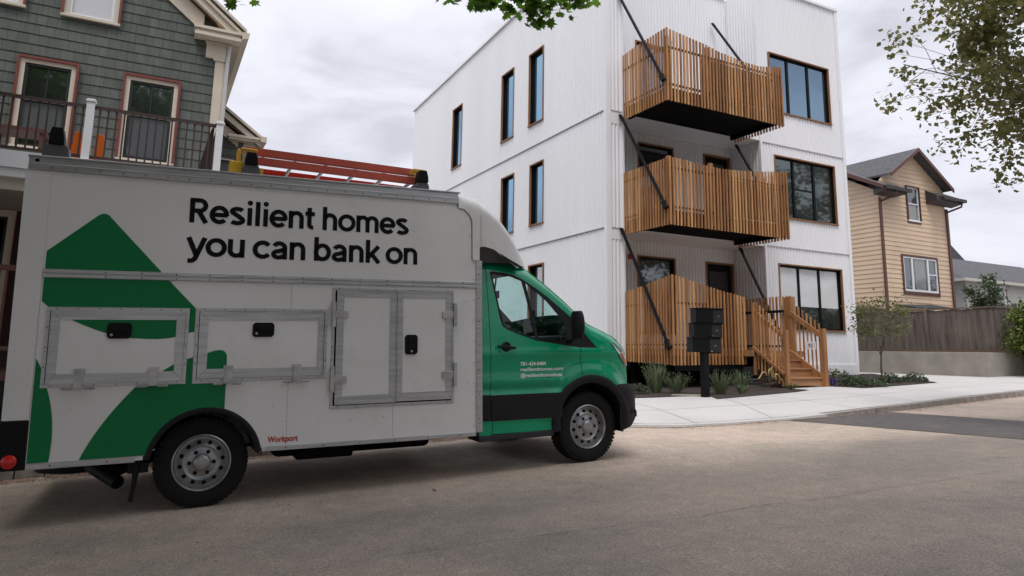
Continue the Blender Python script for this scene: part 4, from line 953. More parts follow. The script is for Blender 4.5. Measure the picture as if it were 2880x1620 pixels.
# recess slabs (soffits)
b = MB()
for z in (4.22, 7.25): b.box(10.16, 14.90, 13.60, 14.745, z, z + .24)
b.build_each('recess_soffit', WTRIM, bldg)
def win(M, h, name='window', glass=GBLUE, mull=(), trans=(), case=.055, depth=.10, blind=None, proud=.03, lab=None, ix=.045):
    u0, u1, z0, z1 = h; b = MB()
    f = lambda a, c, n0, n1, p, q: b.box(a, c, n0, n1, p, q, M)
    # wooden casing lining the reveal: proud of the wall and reaching back
    f(u0, u1, -.03, proud, z1 - .035, z1); f(u0 - .015, u1 + .015, -.03, proud + .012, z0, z0 + .035)
    f(u0, u0 + .035, -.03, proud - .002, z0 + .035, z1 - .035); f(u1 - .035, u1, -.03, proud - .002, z0 + .035, z1 - .035)
    o = b.build(name, WOODCASE, bldg)
    if lab: o['label'] = lab
    g = MB(); a0, a1, b0, b1 = u0 + .035, u1 - .035, z0 + .035, z1 - .035; n0, n1 = -depth, -depth + .035
    g.box(a0, a0 + ix, n0, n1, b0, b1, M); g.box(a1 - ix, a1, n0, n1, b0, b1, M); g.box(a0 + ix, a1 - ix, n0, n1, b1 - ix, b1, M); g.box(a0 + ix, a1 - ix, n0, n1, b0, b0 + ix, M)
    g.box(a0 - .03, a0, -depth, -.0305, b0, b1, M); g.box(a1, a1 + .03, -depth, -.0305, b0, b1, M); g.box(a0 - .03, a1 + .03, -depth, -.0305, b1, b1 + .03, M); g.box(a0 - .03, a1 + .03, -depth, -.0305, b0 - .03, b0, M)
    for u in mull: g.box(u - .04, u + .04, n0, n1 + .006, b0 + ix, b1 - ix, M)
    for (ua, ub, z) in trans: g.box(ua, ub, n0, n1 - .004, z - .02, z + .02, M)
    g.build('frame', BLACK, o)
    p = MB(); p.add([M(a0 + ix * .5, n0 + .012, b0 + .02), M(a1 - ix * .5, n0 + .012, b0 + .02), M(a1 - ix * .5, n0 + .012, b1 - .02), M(a0 + ix * .5, n0 + .012, b1 - .02)], [(0, 1, 2, 3)]); p.build('pane', glass, o)
    if blind:
        edges = [a0 + ix] + list(mull) + [a1 - ix]
        q = MB()
        for a, c in zip(edges, edges[1:]): q.add([M(a + .05, n0 + .015, blind), M(c - .05, n0 + .015, blind), M(c - .05, n0 + .015, b1 - .06), M(a + .05, n0 + .015, b1 - .06)], [(0, 1, 2, 3)])
        q.build('blind', BLINDG, o)
    return o
def blindmat():
    M = glassmat('blind_behind_glass', (.74, .75, .75), (.5, .55, .58), .6, base=.10); return M
BLINDG = blindmat()
GSIDE = glassmat('side_pane', (.02, .05, .08), (.26, .46, .64), .95, base=.8)
for h in wins_l[:5]: win(LF, h, glass=GSIDE, depth=.12, ix=.03)
win(LF, wins_l[5], glass=GLOW, depth=.14)
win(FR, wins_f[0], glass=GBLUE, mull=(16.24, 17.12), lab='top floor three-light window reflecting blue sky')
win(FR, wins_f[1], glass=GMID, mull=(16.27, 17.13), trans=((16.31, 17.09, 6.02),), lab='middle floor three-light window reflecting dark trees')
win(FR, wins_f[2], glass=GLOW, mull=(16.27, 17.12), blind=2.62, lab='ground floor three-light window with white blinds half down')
win(BK, wins_b[0], glass=GBLUE); win(BK, wins_b[1], glass=GLOW); win(BK, wins_b[2], glass=GLOW)
for h in doors_b:
    u0, u1, z0, z1 = h; b = MB(); b.box(u0, u0 + .05, -.10, .03, z0, z1, BK); b.box(u1 - .05, u1, -.10, .03, z0, z1, BK); b.box(u0 + .05, u1 - .05, -.10, .03, z1 - .05, z1, BK)
    o = b.build('balcony_door', WOODCASE, bldg)
    b = MB(); b.box(u0 + .05, u1 - .05, -.10, -.06, z0, z1 - .05, BK); b.build('door_leaf', BLACK, o)
    b = MB(); b.add([BK(u0 + .2, -.055, z0 + .3), BK(u1 - .2, -.055, z0 + .3), BK(u1 - .2, -.055, z1 - .25), BK(u0 + .2, -.055, z1 - .25)], [(0, 1, 2, 3)]); b.build('pane', GHOUSE, o)
b = MB(); b.box(11.11, 11.23, -.01, .06, 3.70, 3.84, BK); b.build('fire_alarm', RED, bldg, bevel=.02)
b = MB(); b.lathe([(0, -.02), (.025, 0), (.025, .03)], (11.04, 14.72, 3.55), (0, 1, 0), 10); b.build('door_bell', WTRIM, bldg)
SHADECED = mat('shade_dark_boards', (.040, .018, .010), .8, var=.3, vscale=2, stretch=(10, 10, 1))  # cedar darkened to stand for shade behind slats and balusters
# balconies
def slats(parent, pts0, zb, zt, pitch=.100, wd=.043, th=.032, jitter=.004, outward=(0, -1), name='slat_screen', skip=None):
    """pts0: start and end of the line in plan; zt(t) top height along it"""
    (x0, y0), (x1, y1) = pts0; ln = math.hypot(x1 - x0, y1 - y0); n = int(ln / pitch); dx, dy = (x1 - x0) / ln, (y1 - y0) / ln
    b = MB(); rs = random.Random(int(x0 * 100 + y0 * 10 + (zb if not callable(zb) else 1) * 7))
    for i in range(n + 1):
        t = i / n; a = ln * t; j_ = rs.uniform(-jitter, jitter); jj = rs.uniform(-.004, .004); w2 = wd * rs.uniform(.92, 1.06) / 2
        z0_ = zb(t) if callable(zb) else zb; z1_ = zt(t)
        lean = rs.uniform(-.006, .006)
        c0 = (x0 + dx * (a + j_), y0 + dy * (a + j_)); ox, oy = outward[0] * jj, outward[1] * jj
        def P(s_, n_, l_): return (c0[0] + dx * (s_ * w2 + l_) + outward[0] * n_ + ox, c0[1] + dy * (s_ * w2 + l_) + outward[1] * n_ + oy)
        q = [P(-1, 0, 0), P(1, 0, 0), P(1, th, 0), P(-1, th, 0)]; r = [P(-1, 0, lean), P(1, 0, lean), P(1, th, lean), P(-1, th, lean)]
        b.hexa([(p[0], p[1], z0_ + rs.uniform(-.006, .006)) for p in q] + [(p[0], p[1], z1_ + rs.uniform(-.008, .008)) for p in r])
    return b.build(name, CEDAR, parent)
prof3 = [(0, 8.80), (.09, 8.75), (.2, 8.70), (.32, 8.64), (.43, 8.56), (.53, 8.52), (.66, 8.47), (.8, 8.47), (1, 8.60)]
prof2 = [(0, 5.67), (.12, 5.655), (.26, 5.61), (.45, 5.60), (.7, 5.67), (1, 5.82)]
prof1 = [(0, 2.98), (.12, 2.92), (.25, 2.84), (.38, 2.77), (.5, 2.70), (.62, 2.65), (.75, 2.59), (1, 2.44)]
BX0, BX1, BY0, BY1 = 10.18, 13.92, 11.95, 13.58
for nm, zb, fl_, prf, left, lab in (('top', 7.02, 7.47, prof3, lambda t: 8.74 + .05 * math.sin(t * 1.8), 'top floor balcony with cedar slats, highest of the three'),
                                    ('mid', 4.10, 4.50, prof2, lambda t: 5.65, 'middle floor balcony with cedar slats')):
    b = MB(); b.box(BX0 + .05, BX1 - .05, BY0 + .05, BY1, zb + .16, zb + .36)
    b.box(BX0 + .09, BX0 + .17, BY0 + .06, BY1 + .0, zb + .05, zb + .157); b.box(BX1 - .17, BX1 - .09, BY0 + .06, BY1, zb + .05, zb + .157); b.box(BX0 + .18, BX1 - .18, BY0 + .06, BY0 + .14, zb + .05, zb + .157)
    deck = b.build('balcony', SOOT, bldg); deck['label'] = lab
    slats(deck, ((BX0, BY0 - .02), (BX1, BY0 - .02)), zb, lambda t: interp(prf, t))
    slats(deck, ((BX0 - .02, BY1), (BX0 - .02, BY0 + .02)), zb, left, outward=(-1, 0))
    slats(deck, ((BX1 + .02, BY0 + .02), (BX1 + .02, BY1)), zb, lambda t: prf[-1][1] + .02, outward=(1, 0))
    b = MB()
    for zz in (zb + .40, zb + 1.31):
        b.box(BX0 + .005, BX1 - .005, BY0 - .018, BY0 + .022, zz, zz + .045); b.box(BX0 - .018, BX0 + .022, BY0 + .03, BY1, zz, zz + .045); b.box(BX1 - .022, BX1 + .018, BY0 + .03, BY1, zz, zz + .045)
    b.build('guard_rail', STEEL, deck)
    b = MB(); b.box(BX0 + 1.18, BX1 - .25, BY0 + .135, BY0 + .16, zb + .42, zb + 1.34); b.build('gap_shade_panel', SHADECED, deck)  # added dark sheet, stands for the shade in the slat gaps
    b = MB()
    for px in (BX0 + .06, 11.50, BX1 - .06): b.box(px - .045, px + .045, BY0 + .03, BY0 + .12, zb + .1, zb + 1.62)
    b.build_each('post', CEDAR2, deck)
# braces (outside the slats at the left corner, inside at the right)
def brace(p0, p1, parent):
    b = MB(); b.bar(p0, p1, .052, .052); b.bar(p0, tuple(Vector(p0) + (Vector(p1) - Vector(p0)).normalized() * .16), .10, .03); b.bar(tuple(Vector(p1) - (Vector(p1) - Vector(p0)).normalized() * .2), p1, .11, .10); b.build('brace', STEEL, parent)
for zt_, zb_ in ((10.35, 7.50), (7.13, 4.48), (4.24, 1.36)):
    brace((10.03, 13.56, zt_), (10.12, 11.97, zb_), bldg)
for zt_, zb_ in ((10.35, 7.6), (7.10, 4.6), (4.16, 1.5)):
    brace((14.86, 14.66, zt_ + .62), (13.80, 12.15, zb_), bldg) if False else brace((14.30, 13.9 if zt_ < 9 else 14.66, zt_ + (.75 if zt_ > 9 else .0)), (13.84, 12.10, zb_), bldg)
# ground floor deck
b = MB(); b.box(BX0, 13.9, 11.97, 14.72, 1.22, 1.36); b.box(12.2, 13.9, 11.62, 11.97, 1.22, 1.36); deck = b.build('entry_deck', CEDARH, bldg)
deck['label'] = 'raised entry deck with slatted cedar screen at street level'
b = MB()
for px in (10.4, 12.0, 13.7): b.box(px - .07, px + .07, 12.2, 12.34, .4, 1.21)
b.box(10.25, 13.85, 12.05, 12.12, .98, 1.21); b.box(10.3, 13.9, 13.56, 13.6, .55, 1.21)
b.build('under_deck_frame', SOOT, deck)
b = MB(); b.box(BX0 + .95, 12.25, BY0 + .135, BY0 + .16, 1.38, 2.34); b.build('gap_shade_panel', SHADECED, deck)  # same added dark sheet for shaded gaps of the entry screen
slats(deck, ((BX0, BY0 - .02), (12.30, BY0 - .02)), lambda t: 1.00 + .03 * t, lambda t: interp(prof1, t * .76))
slats(deck, ((BX0 - .02, BY1), (BX0 - .02, BY0 + .02)), lambda t: 1.05 - .04 * t, lambda t: 2.70 + .26 * t ** 1.1, outward=(-1, 0))
slats(deck, ((BX1 + .02, BY0 + .05), (BX1 + .02, BY1)), 1.05, lambda t: 2.70, outward=(1, 0))
b = MB()
for zz in (1.42, 2.34): b.box(BX0 + .005, 12.30, BY0 - .018, BY0 + .022, zz, zz + .045); b.box(BX0 - .018, BX0 + .022, BY0 + .03, BY1, zz, zz + .045)
b.build('guard_rail', STEEL, deck); b = MB(); b.box(BX1 - .025, BX1 + .018, BY0 + .05, BY1, 2.30, 2.36); b.box(BX1 - .025, BX1 + .018, BY0 + .05, BY1, 1.45, 1.50); b.build_each('guard_rail', STEEL, deck)
# ledge just under the screen
b = MB(); b.box(10.3, 12.25, 11.99, 12.03, .88, 1.0); b.box(11.5, 12.25, 11.965, 11.985, .86, .985); b.build('deck_beam', STEEL, deck)
# entry stairs
st = MB()
SX0, SX1 = 12.42, 13.44
for k, (z0, z1, y0) in enumerate(((.60, .785, 10.80), (.785, .975, 11.08), (.975, 1.16, 11.36), (1.16, 1.355, 11.64))):
    st.box(SX0, SX1, y0, y0 + .02, z0, z1 - .032); st.box(SX0 - .0, SX1, y0 - .03, y0 + .28, z1 - .030, z1)
stairs = st.build('entry_stairs', CEDARH, bldg)
b = MB(); b.box(12.29, 12.38, 10.73, 10.82, .58, 1.80); b.box(13.47, 13.58, 10.72, 10.82, .58, 1.86); b.build_each('newel_post', CEDAR2, stairs, bevel=.006)
b = MB(); b.box(13.50, 13.64, 11.60, 11.74, .8, 2.64); b.box(12.29, 12.345, 11.62, 11.68, .8, 2.44); b.box(13.66, 13.68, 11.62, 11.95, 1.2, 2.64); b.build_each('tall_post', CEDAR2, stairs, bevel=.006)
def stair_side(x, zt0, zt1, zb0, zb1, y0=10.84, y1=11.60, n=8, th=.022):
    b = MB(); rs = random.Random(int(x * 10))
    for i in range(n):
        t = (i + .5) / n; y = y0 + (y1 - y0) * t; b.box(x - th / 2, x + th / 2, y - .017, y + .017, zb0 + (zb1 - zb0) * t + rs.uniform(-.02, .02), zt0 + (zt1 - zt0) * t + rs.uniform(-.01, .01))
    return b
stair_side(12.32, 1.86, 2.50, .58, .95).build('baluster_row', CEDAR, stairs); stair_side(13.56, 1.95, 2.50, .72, 1.25, n=7).build('baluster_row', CEDAR, stairs)
b = MB(); b.bar((13.50, 10.80, 1.70), (13.50, 11.66, 2.26), .035, .11); b.bar((13.60, 10.80, 1.66), (13.60, 11.66, 2.22), .035, .06); b.bar((13.50, 10.80, .78), (13.50, 11.66, 1.36), .035, .05)
b.bar((12.38, 10.80, 1.60), (12.38, 11.66, 2.22), .035, .09); b.bar((12.27, 10.80, .85), (12.27, 11.66, 1.42), .035, .06); b.build_each('handrail', CEDAR2, stairs)
b = MB(); b.hexa([(13.44, 10.78, .60), (13.49, 10.78, .60), (13.49, 11.66, .60), (13.44, 11.66, .60), (13.44, 10.78, .84), (13.49, 10.78, .84), (13.49, 11.66, 1.40), (13.44, 11.66, 1.40)])
b.build('stringer', CEDAR2, stairs); b = MB()
b.hexa([(12.385, 10.78, .60), (12.42, 10.78, .60), (12.42, 11.66, .60), (12.385, 11.66, .60), (12.385, 10.78, .84), (12.42, 10.78, .84), (12.42, 11.66, 1.40), (12.385, 11.66, 1.40)]); b.build('stringer', SHADECED, stairs)  # left stringer coloured dark for the shade behind the balusters
b = MB(); b.box(13.470, 13.478, 10.93, 11.22, 1.40, 1.575); 
numpl = b.build('house_number_sign', SHINGW, bldg); 
textmesh('92', .12, .12, lambda a, n, c: tuple(root_matrix(numpl).inverted() @ Vector((13.4665, 11.135 - a, c))), .0, 1.445, 0, BLACK, 'number_lettering', numpl)

# mailboxes
mb_ = empty('mailbox_post', Matrix.Translation((9.34, 10.06, walk_z(9.34)))); tag(mb_, 'three black mailboxes stacked on one black post in the planting bed', 'mailbox')
b = MB(); b.box(9.285, 9.405, 10.02, 10.14, walk_z(9.3), 1.34); b.build('post', BLACK, mb_, bevel=.005)
for k, (xo, z0, z1) in enumerate(((0, 1.285, 1.565), (.05, 1.572, 1.832), (.10, 1.840, 2.115))):
    R3 = Matrix.Translation((9.31 + xo, 10.02, 0)) @ Matrix.Rotation(math.radians(-14), 4, 'Z')
    MM = lambda a, c, z: tuple(R3 @ Vector((a, c, z)))
    b = MB(); b.box(-.26, .10, -.02, .20, z0, z1 - .012, MM); b.box(-.275, .34, -.035, .215, z1 - .012, z1, MM); b.box(.10, .33, .0, .20, z0 - .02, z1 - .012, MM)
    o = b.build('mailbox', BLACK, mb_, bevel=.004)
    b = MB(); b.box(.105, .325, -.012, -.002, z0 + .0, z1 - .03, MM); b.build('mailbox_door', mat('black_door_%d' % k, (.010, .009, .011), .5), o)
    b = MB(); b.box(.118, .150, -.018, -.0125, z0 + .012, z0 + .028, MM); b.build('lock', CHROME, o)
    b = MB(); s3 = [(.19, z0 + .10), (.215, z0 + .14), (.24, z0 + .115)]
    for (a, c), (a2, c2) in zip(s3, s3[1:]): b.bar(MM(a, -.014, c), MM(a2, -.014, c2), .004, .004)
    b.build('address_mark', SEAM, o)
# ------------------------------------------------------------------ lapped siding
def lapwall(b, M, rng, z0, z1, course, lap, holes=()):
    """rng(z)->(u0,u1) of the wall outline; M(u,n,z) with n outwards"""
    k = 0; z = z0
    while z < z1 - 1e-4:
        zt = min(z + course, z1); cuts = sorted(set([z, zt] + [h[i] for h in holes for i in (2, 3) if z < h[i] < zt]))
        for a, c in zip(cuts, cuts[1:]):
            mid = (a + c) / 2; r0, r1 = rng(a), rng(c); iv = [(0.0, 1.0, None, None)]
            lo = [(r0[0], r0[1], r1[0], r1[1])]
            hs = sorted([h for h in holes if h[2] < mid < h[3]])
            segs = []; cur = None
            xs = [(r0[0], r1[0])]
            for h in hs: segs.append((xs[-1], (h[0], h[0]))); xs.append((h[1], h[1]))
            segs.append((xs[-1], (r0[1], r1[1])))
            na, nc = lap * (1 - (a - z) / course), lap * (1 - (c - z) / course)
            for (p0, p1), (q0, q1) in segs:
                if q0 - p0 < .001 and q1 - p1 < .001: continue
                b.add([M(p0, na, a), M(q0, na, a), M(q1, nc, c), M(p1, nc, c)], [(0, 1, 2, 3)])
                if a == z: b.add([M(p0, 0, a), M(q0, 0, a), M(q0, na, a), M(p0, na, a)], [(0, 1, 2, 3)])
        z += course
def shinglemat(name, col, ax, row, width, dark=.38, var=.13, wob=.02):
    """wooden shingles: vertical joints between rows of equal height"""
    Mt = bpy.data.materials.new(name); Mt.use_nodes = True; t = Mt.node_tree; n = t.nodes; l = t.links; bs = n['Principled BSDF']; bs.inputs['Roughness'].default_value = .75
    tcn = n.new('ShaderNodeTexCoord'); sp = n.new('ShaderNodeSeparateXYZ'); cb = n.new('ShaderNodeCombineXYZ'); l.new(tcn.outputs['Object'], sp.inputs[0]); l.new(sp.outputs[ax], cb.inputs['X']); l.new(sp.outputs['Z'], cb.inputs['Y'])
    br = n.new('ShaderNodeTexBrick'); br.inputs['Scale'].default_value = 1; br.inputs['Brick Width'].default_value = width; br.inputs['Row Height'].default_value = row; br.inputs['Mortar Size'].default_value = .0042; br.inputs['Mortar Smooth'].default_value = .3
    br.offset = .37; br.offset_frequency = 3; br.squash = .72; br.squash_frequency = 2
    br.inputs['Color1'].default_value = (*[c * (1 - var) for c in col], 1); br.inputs['Color2'].default_value = (*[c * (1 + var) for c in col], 1); br.inputs['Mortar'].default_value = (*[c * dark for c in col], 1)
    l.new(cb.outputs[0], br.inputs['Vector'])
    ns = n.new('ShaderNodeTexNoise'); ns.inputs['Scale'].default_value = 1.0; mpn = n.new('ShaderNodeMapping'); mpn.inputs['Scale'].default_value = (18, 18, 1.6); l.new(tcn.outputs['Object'], mpn.inputs['Vector']); l.new(mpn.outputs['Vector'], ns.inputs['Vector'])
    mr = n.new('ShaderNodeMapRange'); mr.inputs['From Min'].default_value = .3; mr.inputs['From Max'].default_value = .7; mr.inputs['To Min'].default_value = .86; mr.inputs['To Max'].default_value = 1.12; l.new(ns.outputs['Fac'], mr.inputs['Value'])
    vm = n.new('ShaderNodeVectorMath'); vm.operation = 'SCALE'; l.new(br.outputs['Color'], vm.inputs[0]); l.new(mr.outputs['Result'], vm.inputs['Scale']); l.new(vm.outputs['Vector'], bs.inputs['Base Color'])
    return Mt
SHING = shinglemat('green_grey_shingles', (.092, .102, .088), 'X', .188, .21)
TANS = mat('tan_clapboard', (.60, .455, .32), .6, var=.07, vscale=.7, stretch=(1, 1, .5), dirt=(.42, .30, .20), dscale=.45)

# ------------------------------------------------------------------ green-grey shingled house
gh = empty('shingled_house', loc=(-3.2, 14.0, 0)); tag(gh, 'dark green shingled gable house with cream trim and a railed porch roof deck', 'house')
GF = lambda u, n, z: (u, 14.0 - n, z)
GX0, GX1, EZ = -7.3, .86, 7.22
def grng(z): 
    d = max(0, z - EZ) / .80; return (GX0 + d, .70 - d if z > EZ else .72)
gw = [(-2.28, -1.60, 4.56, 6.04), (-.68, .04, 4.56, 6.04), (-1.76, -1.06, 7.06, 8.3), (-4.3, -3.4, 7.06, 8.3), (-2.95, -2.35, 7.06, 7.9), (-5.1, -4.3, 4.56, 6.04)]
gw = gw[:3] + [(-3.20, -2.50, 7.06, 8.3)] + gw[5:]
b = MB(); lapwall(b, GF, grng, .188 * 2, 10.3, .188, .011, gw); b.build('shingle_wall', SHING, gh)
b = MB(); b.prism([(GX0, .2), (.84, .2), (.84, EZ + .1), ((GX0 + .84) / 2, 10.4), (GX0, EZ + .1)], 0, 1, lambda a, n, c: (a, 14.06 + n * 9, c)); b.build('house_body', mat('house_inner', (.09, .10, .09), .9), gh)
b = MB(); lapwall(b, lambda u, n, z: (.845 + n, u, z), lambda z: (14.06, 23), .4, 7.2, .188, .016); b.build('side_wall', shinglemat('green_grey_shingles_side', (.098, .112, .098), 'Y', .188, .26), gh)
b = MB(); b.box(.70, .862, 13.955, 14.06, .3, 6.72); b.box(.863, .885, 13.96, 14.14, .3, 6.9)
b.box(.52, .872, 13.94, 14.07, 6.74, 7.03); b.box(.50, .90, 13.92, 14.07, 7.03, 7.07); b.box(.66, .875, 13.93, 14.06, 6.70, 6.74); b.build('corner_board', CREAM, gh)
# rake: wide flat board, dark brown moulding, boxed cornice and roof edge (slope .80)
def rake(b, x0, z0, L_, lo, hi, n0, n1, s=-1, sl=.80, yy=14.0):
    """board along the slope going from the eave (x0,z0) up and left; lo/hi = offsets perpendicular-ish (vertical)"""
    p = [(x0, z0 + lo), (x0, z0 + hi), (x0 + s * L_, z0 + hi + L_ * sl), (x0 + s * L_, z0 + lo + L_ * sl)]
    b.prism(p if s < 0 else p[::-1], n0, n1, lambda a, n, c: (a, yy - n, c))
apx = (GX0 + .86) / 2
for s, xe in ((-1, .86), (1, GX0)):
    ln = abs(apx - xe); k = -s
    b = MB(); rake(b, xe - k * .42, EZ + .34, ln - .42, -.34, .02, .0, .05, s); b.build('frieze_board', CREAM, gh)
    b = MB(); rake(b, xe - k * .20, EZ + .17, ln - .20, .02, .10, .0, .10, s); b.build('rake_brown_moulding', REDTR if 0 else BROWNT, gh)
    b = MB(); rake(b, xe + k * .26, EZ - .12, ln + .26, -.02, .13, .0, .22, s); rake(b, xe + k * .26, EZ - .12, ln + .26, .131, .20, .0, .27, s); rake(b, xe + k * .34, EZ - .12, ln + .34, .19, .25, .0, .31, s); b.build('rake_board', CREAM, gh)
    b = MB(); x0 = xe + k * .38; x0 = xe + k * .28; p = [(x0, EZ + .03), (apx, EZ + .03 + abs(apx - x0) * .8), (apx, EZ + .12 + abs(apx - x0) * .8), (x0, EZ + .12)]
    b.prism(p if s < 0 else p[::-1], 0, 1, lambda a, n, c: (a, 13.76 + n * 9.6, c)); b.build('roof', ROOFSH, gh)
b = MB()   # cornice return and box eave along the side
b.box(.29, 1.12, 13.70, 13.99, 7.08, 7.14); b.box(.31, 1.10, 13.72, 13.99, 7.141, 7.20); b.box(.27, 1.15, 13.68, 13.99, 7.201, 7.255)
b.box(.885, 1.12, 13.99, 23, 7.06, 7.20); b.build('cornice_return', CREAM, gh)
b = MB(); b.hexa([(1.12, 13.66, 7.12), (1.24, 13.66, 7.16), (1.24, 23, 7.16), (1.12, 23, 7.12), (1.12, 13.66, 7.27), (1.26, 13.66, 7.27), (1.26, 23, 7.27), (1.12, 23, 7.27)]); b.build('gutter', CREAM, gh)
b = MB(); b.tube([(.935, 13.93, 7.05), (.915, 13.93, 6.7), (.905, 13.93, .5)], .035, 8); b.build('downspout', mat('pale_pipe', (.5, .5, .5), .4), gh)
def housewin(h, M, par, glass, outer=(.072, .042), sash=True, cas=CREAM, edge=REDTR, frame_m=None, shade=None, lab=None, mid=None, curt=None):
    u0, u1, z0, z1 = h; b = MB(); c, r = outer
    b.box(u0 - c, u0, -.02, .045, z0, z1 + c, M); b.box(u1, u1 + c, -.02, .045, z0, z1 + c, M); b.box(u0, u1, -.02, .044, z1, z1 + c, M)
    b.box(u0 - c - r, u1 + c + r, -.02, .075, z0 - .05, z0 - .001, M)
    o = b.build('window', cas, par)
    if lab: o['label'] = lab
    e_ = MB(); e_.box(u0 - c - r, u0 - c - .001, -.02, .085, z0, z1 + c + r, M); e_.box(u1 + c + .001, u1 + c + r, -.02, .085, z0, z1 + c + r, M); e_.box(u0 - c, u1 + c, -.02, .085, z1 + c + .001, z1 + c + r, M); e_.build('outer_moulding', edge, o)
    f = MB(); fm = frame_m or mat('black_green_sash', (.012, .018, .018), .4); zm = mid or (z0 + z1) / 2; t = .045
    f.box(u0, u0 + t, -.03, .02, z0, z1, M); f.box(u1 - t, u1, -.03, .02, z0, z1, M); f.box(u0 + t, u1 - t, -.03, .019, z1 - t, z1, M); f.box(u0 + t, u1 - t, -.03, .019, z0, z0 + t, M); f.box(u0 + t, u1 - t, -.03, .025, zm - .025, zm + .025, M)
    if sash: f.box((u0 + u1) / 2 - .011, (u0 + u1) / 2 + .011, -.03, .010, zm + .025, z1 - t, M)
    f.build('sash', fm, o)
    p = MB(); p.add([M(u0, -.02, z0), M(u1, -.02, z0), M(u1, -.02, z1), M(u0, -.02, z1)], [(0, 1, 2, 3)]); p.build('pane', glass, o)
    if shade: q = MB(); q.add([M(u0 + t, -.018, shade[0]), M(u1 - t, -.018, shade[0]), M(u1 - t, -.018, shade[1]), M(u0 + t, -.018, shade[1])], [(0, 1, 2, 3)]); q.build('shade', shade[2], o)
    return o
SHADEM = glassmat('grey_shade_behind_glass', (.10, .105, .115), (.45, .5, .5), .8, base=.15)
WSASH = mat('white_sash', (.70, .70, .72), .4); WSHADE = glassmat('white_shade_behind_glass', (.55, .55, .58), (.5, .5, .5), .6, base=.1)
housewin(gw[0], GF, gh, GHOUSE, shade=(4.85, 5.36, SHADEM), mid=5.40); housewin(gw[1], GF, gh, GHOUSE, shade=(4.62, 5.36, SHADEM), mid=5.42)
housewin(gw[2], GF, gh, WSHADE, sash=False, frame_m=WSASH, mid=7.9); housewin(gw[3], GF, gh, WSHADE, sash=False, frame_m=WSASH, mid=7.9); housewin(gw[4], GF, gh, GHOUSE)
# rear wing with its own small gable
b = MB(); b.prism([(-1.0, .3), (1.60, .3), (1.60, 6.02), (-.2, 7.6), (-1.0, 7.6)], 0, 1, lambda a, n, c: (a, 17.03 + 6 * n, c)); b.build('wing_body', SHING, gh)
WF = lambda u, n, z: (u, 17.0 - n, z)
b = MB(); lapwall(b, WF, lambda z: (.9, 1.62 - max(0, z - 6.0) / .72), .376, 7.0, .188, .014); b.build('wing_wall', SHING, gh)
for lo, hi, n1, x0, zz, mt, nm in ((-.26, .02, .04, 1.50, 6.12, CREAM, 'frieze_board'), (.02, .09, .08, 1.62, 6.08, BROWNT, 'rake_brown_moulding'), (-.02, .12, .20, 1.96, 5.93, CREAM, 'rake_board'), (.121, .19, .26, 2.03, 5.93, CREAM, 'rake_board')):
    b = MB(); rake(b, x0, zz, x0 + .2, lo, hi, .0, n1, -1, .72, 17.0); b.build(nm, mt, gh)
b = MB(); b.prism([(2.00, 6.02), (-.2, 7.60), (-.2, 7.68), (2.00, 6.10)], 0, 1, lambda a, n, c: (a, 16.82 + 6 * n, c)); b.build('roof', ROOFSH, gh)
b = MB(); b.box(1.27, 1.97, 16.78, 16.99, 6.00, 6.05); b.box(1.25, 2.0, 16.75, 16.99, 6.051, 6.11); b.box(1.63, 1.97, 17.0, 22, 5.98, 6.05); b.build('cornice_return', CREAM, gh)
b = MB(); b.box(1.97, 2.10, 16.7, 22, 6.0, 6.13); b.build('gutter', CREAM, gh)
housewin((.8, 1.42, 4.5, 5.52), WF, gh, GHOUSE, outer=(.04, .02), cas=WTRIM)
# porch: roof deck, fascia, posts, railing
PY = 11.2
b = MB(); b.box(-7.6, .82, PY - .02, 13.95, 3.60, 3.70); b.box(-7.7, .90, PY - .10, PY - .02, 3.57, 3.80); b.box(-7.66, .86, PY - .06, PY + .02, 3.45, 3.565); b.box(.82, .90, PY - .02, 13.95, 3.57, 3.80); b.build('porch_roof', SHINGW, gh)
b = MB(); b.box(-7.6, .80, PY, PY + .08, 3.28, 3.45); b.box(-7.6, .80, PY + .1, 13.9, 3.42, 3.44); b.build('porch_beam', mat('porch_cream_beam', (.42, .38, .32), .6), gh)
b = MB(); b.box(-7.5, .8, PY + .2, 13.98, .75, .87); b.build('porch_floor', BROWNT, gh)
b = MB(); b.box(-7.4, .8, 13.90, 13.96, .87, 3.42); b.build('porch_back_wall', mat('dark_red_brown_wall', (.045, .022, .022), .8), gh)
housewin((-2.72, -2.20, 1.25, 3.30), lambda u, n, z: (u, 13.88 - n, z), gh, GHOUSE, outer=(.11, .0), cas=CREAM); housewin((-.8, -.1, 1.25, 3.30), lambda u, n, z: (u, 13.88 - n, z), gh, GHOUSE, outer=(.11, .0), cas=CREAM)
b = MB()
for x_ in (-4.4, -1.0, .62): b.box(x_ - .06, x_ + .06, PY - .0, PY + .12, .4, 3.28)
b.build_each('porch_post', BROWNT, gh)
b = MB(); b.box(-7.4, .7, PY + .02, PY + .07, 2.2, 2.27); b.box(-7.4, .7, PY + .02, PY + .07, 1.15, 1.20)
for i in range(60): b.box(-7.4 + i * .135, -7.375 + i * .135, PY + .03, PY + .055, 1.2, 2.2)
b.build('porch_railing', BROWNT, gh)
b = MB(); b.box(-7.5, .70, PY - .01, PY + .05, 4.565, 4.61); b.box(-7.5, .70, PY + .0, PY + .04, 3.84, 3.88)
b.box(.68, .72, PY + .05, 13.9, 4.565, 4.61); b.box(.68, .72, PY + .05, 13.9, 3.84, 3.88); b.build('deck_rail', RAILB, gh)
b = MB(); rs = random.Random(5)
for i in range(78): x_ = -7.4 + i * .1035; b.box(x_ - .011, x_ + .011, PY + .008, PY + .030, 3.88, 4.565)
for i in range(26): y_ = PY + .15 + i * .104; b.box(.689, .711, y_ - .011, y_ + .011, 3.88, 4.565)
b.build('balusters', RAILB, gh)
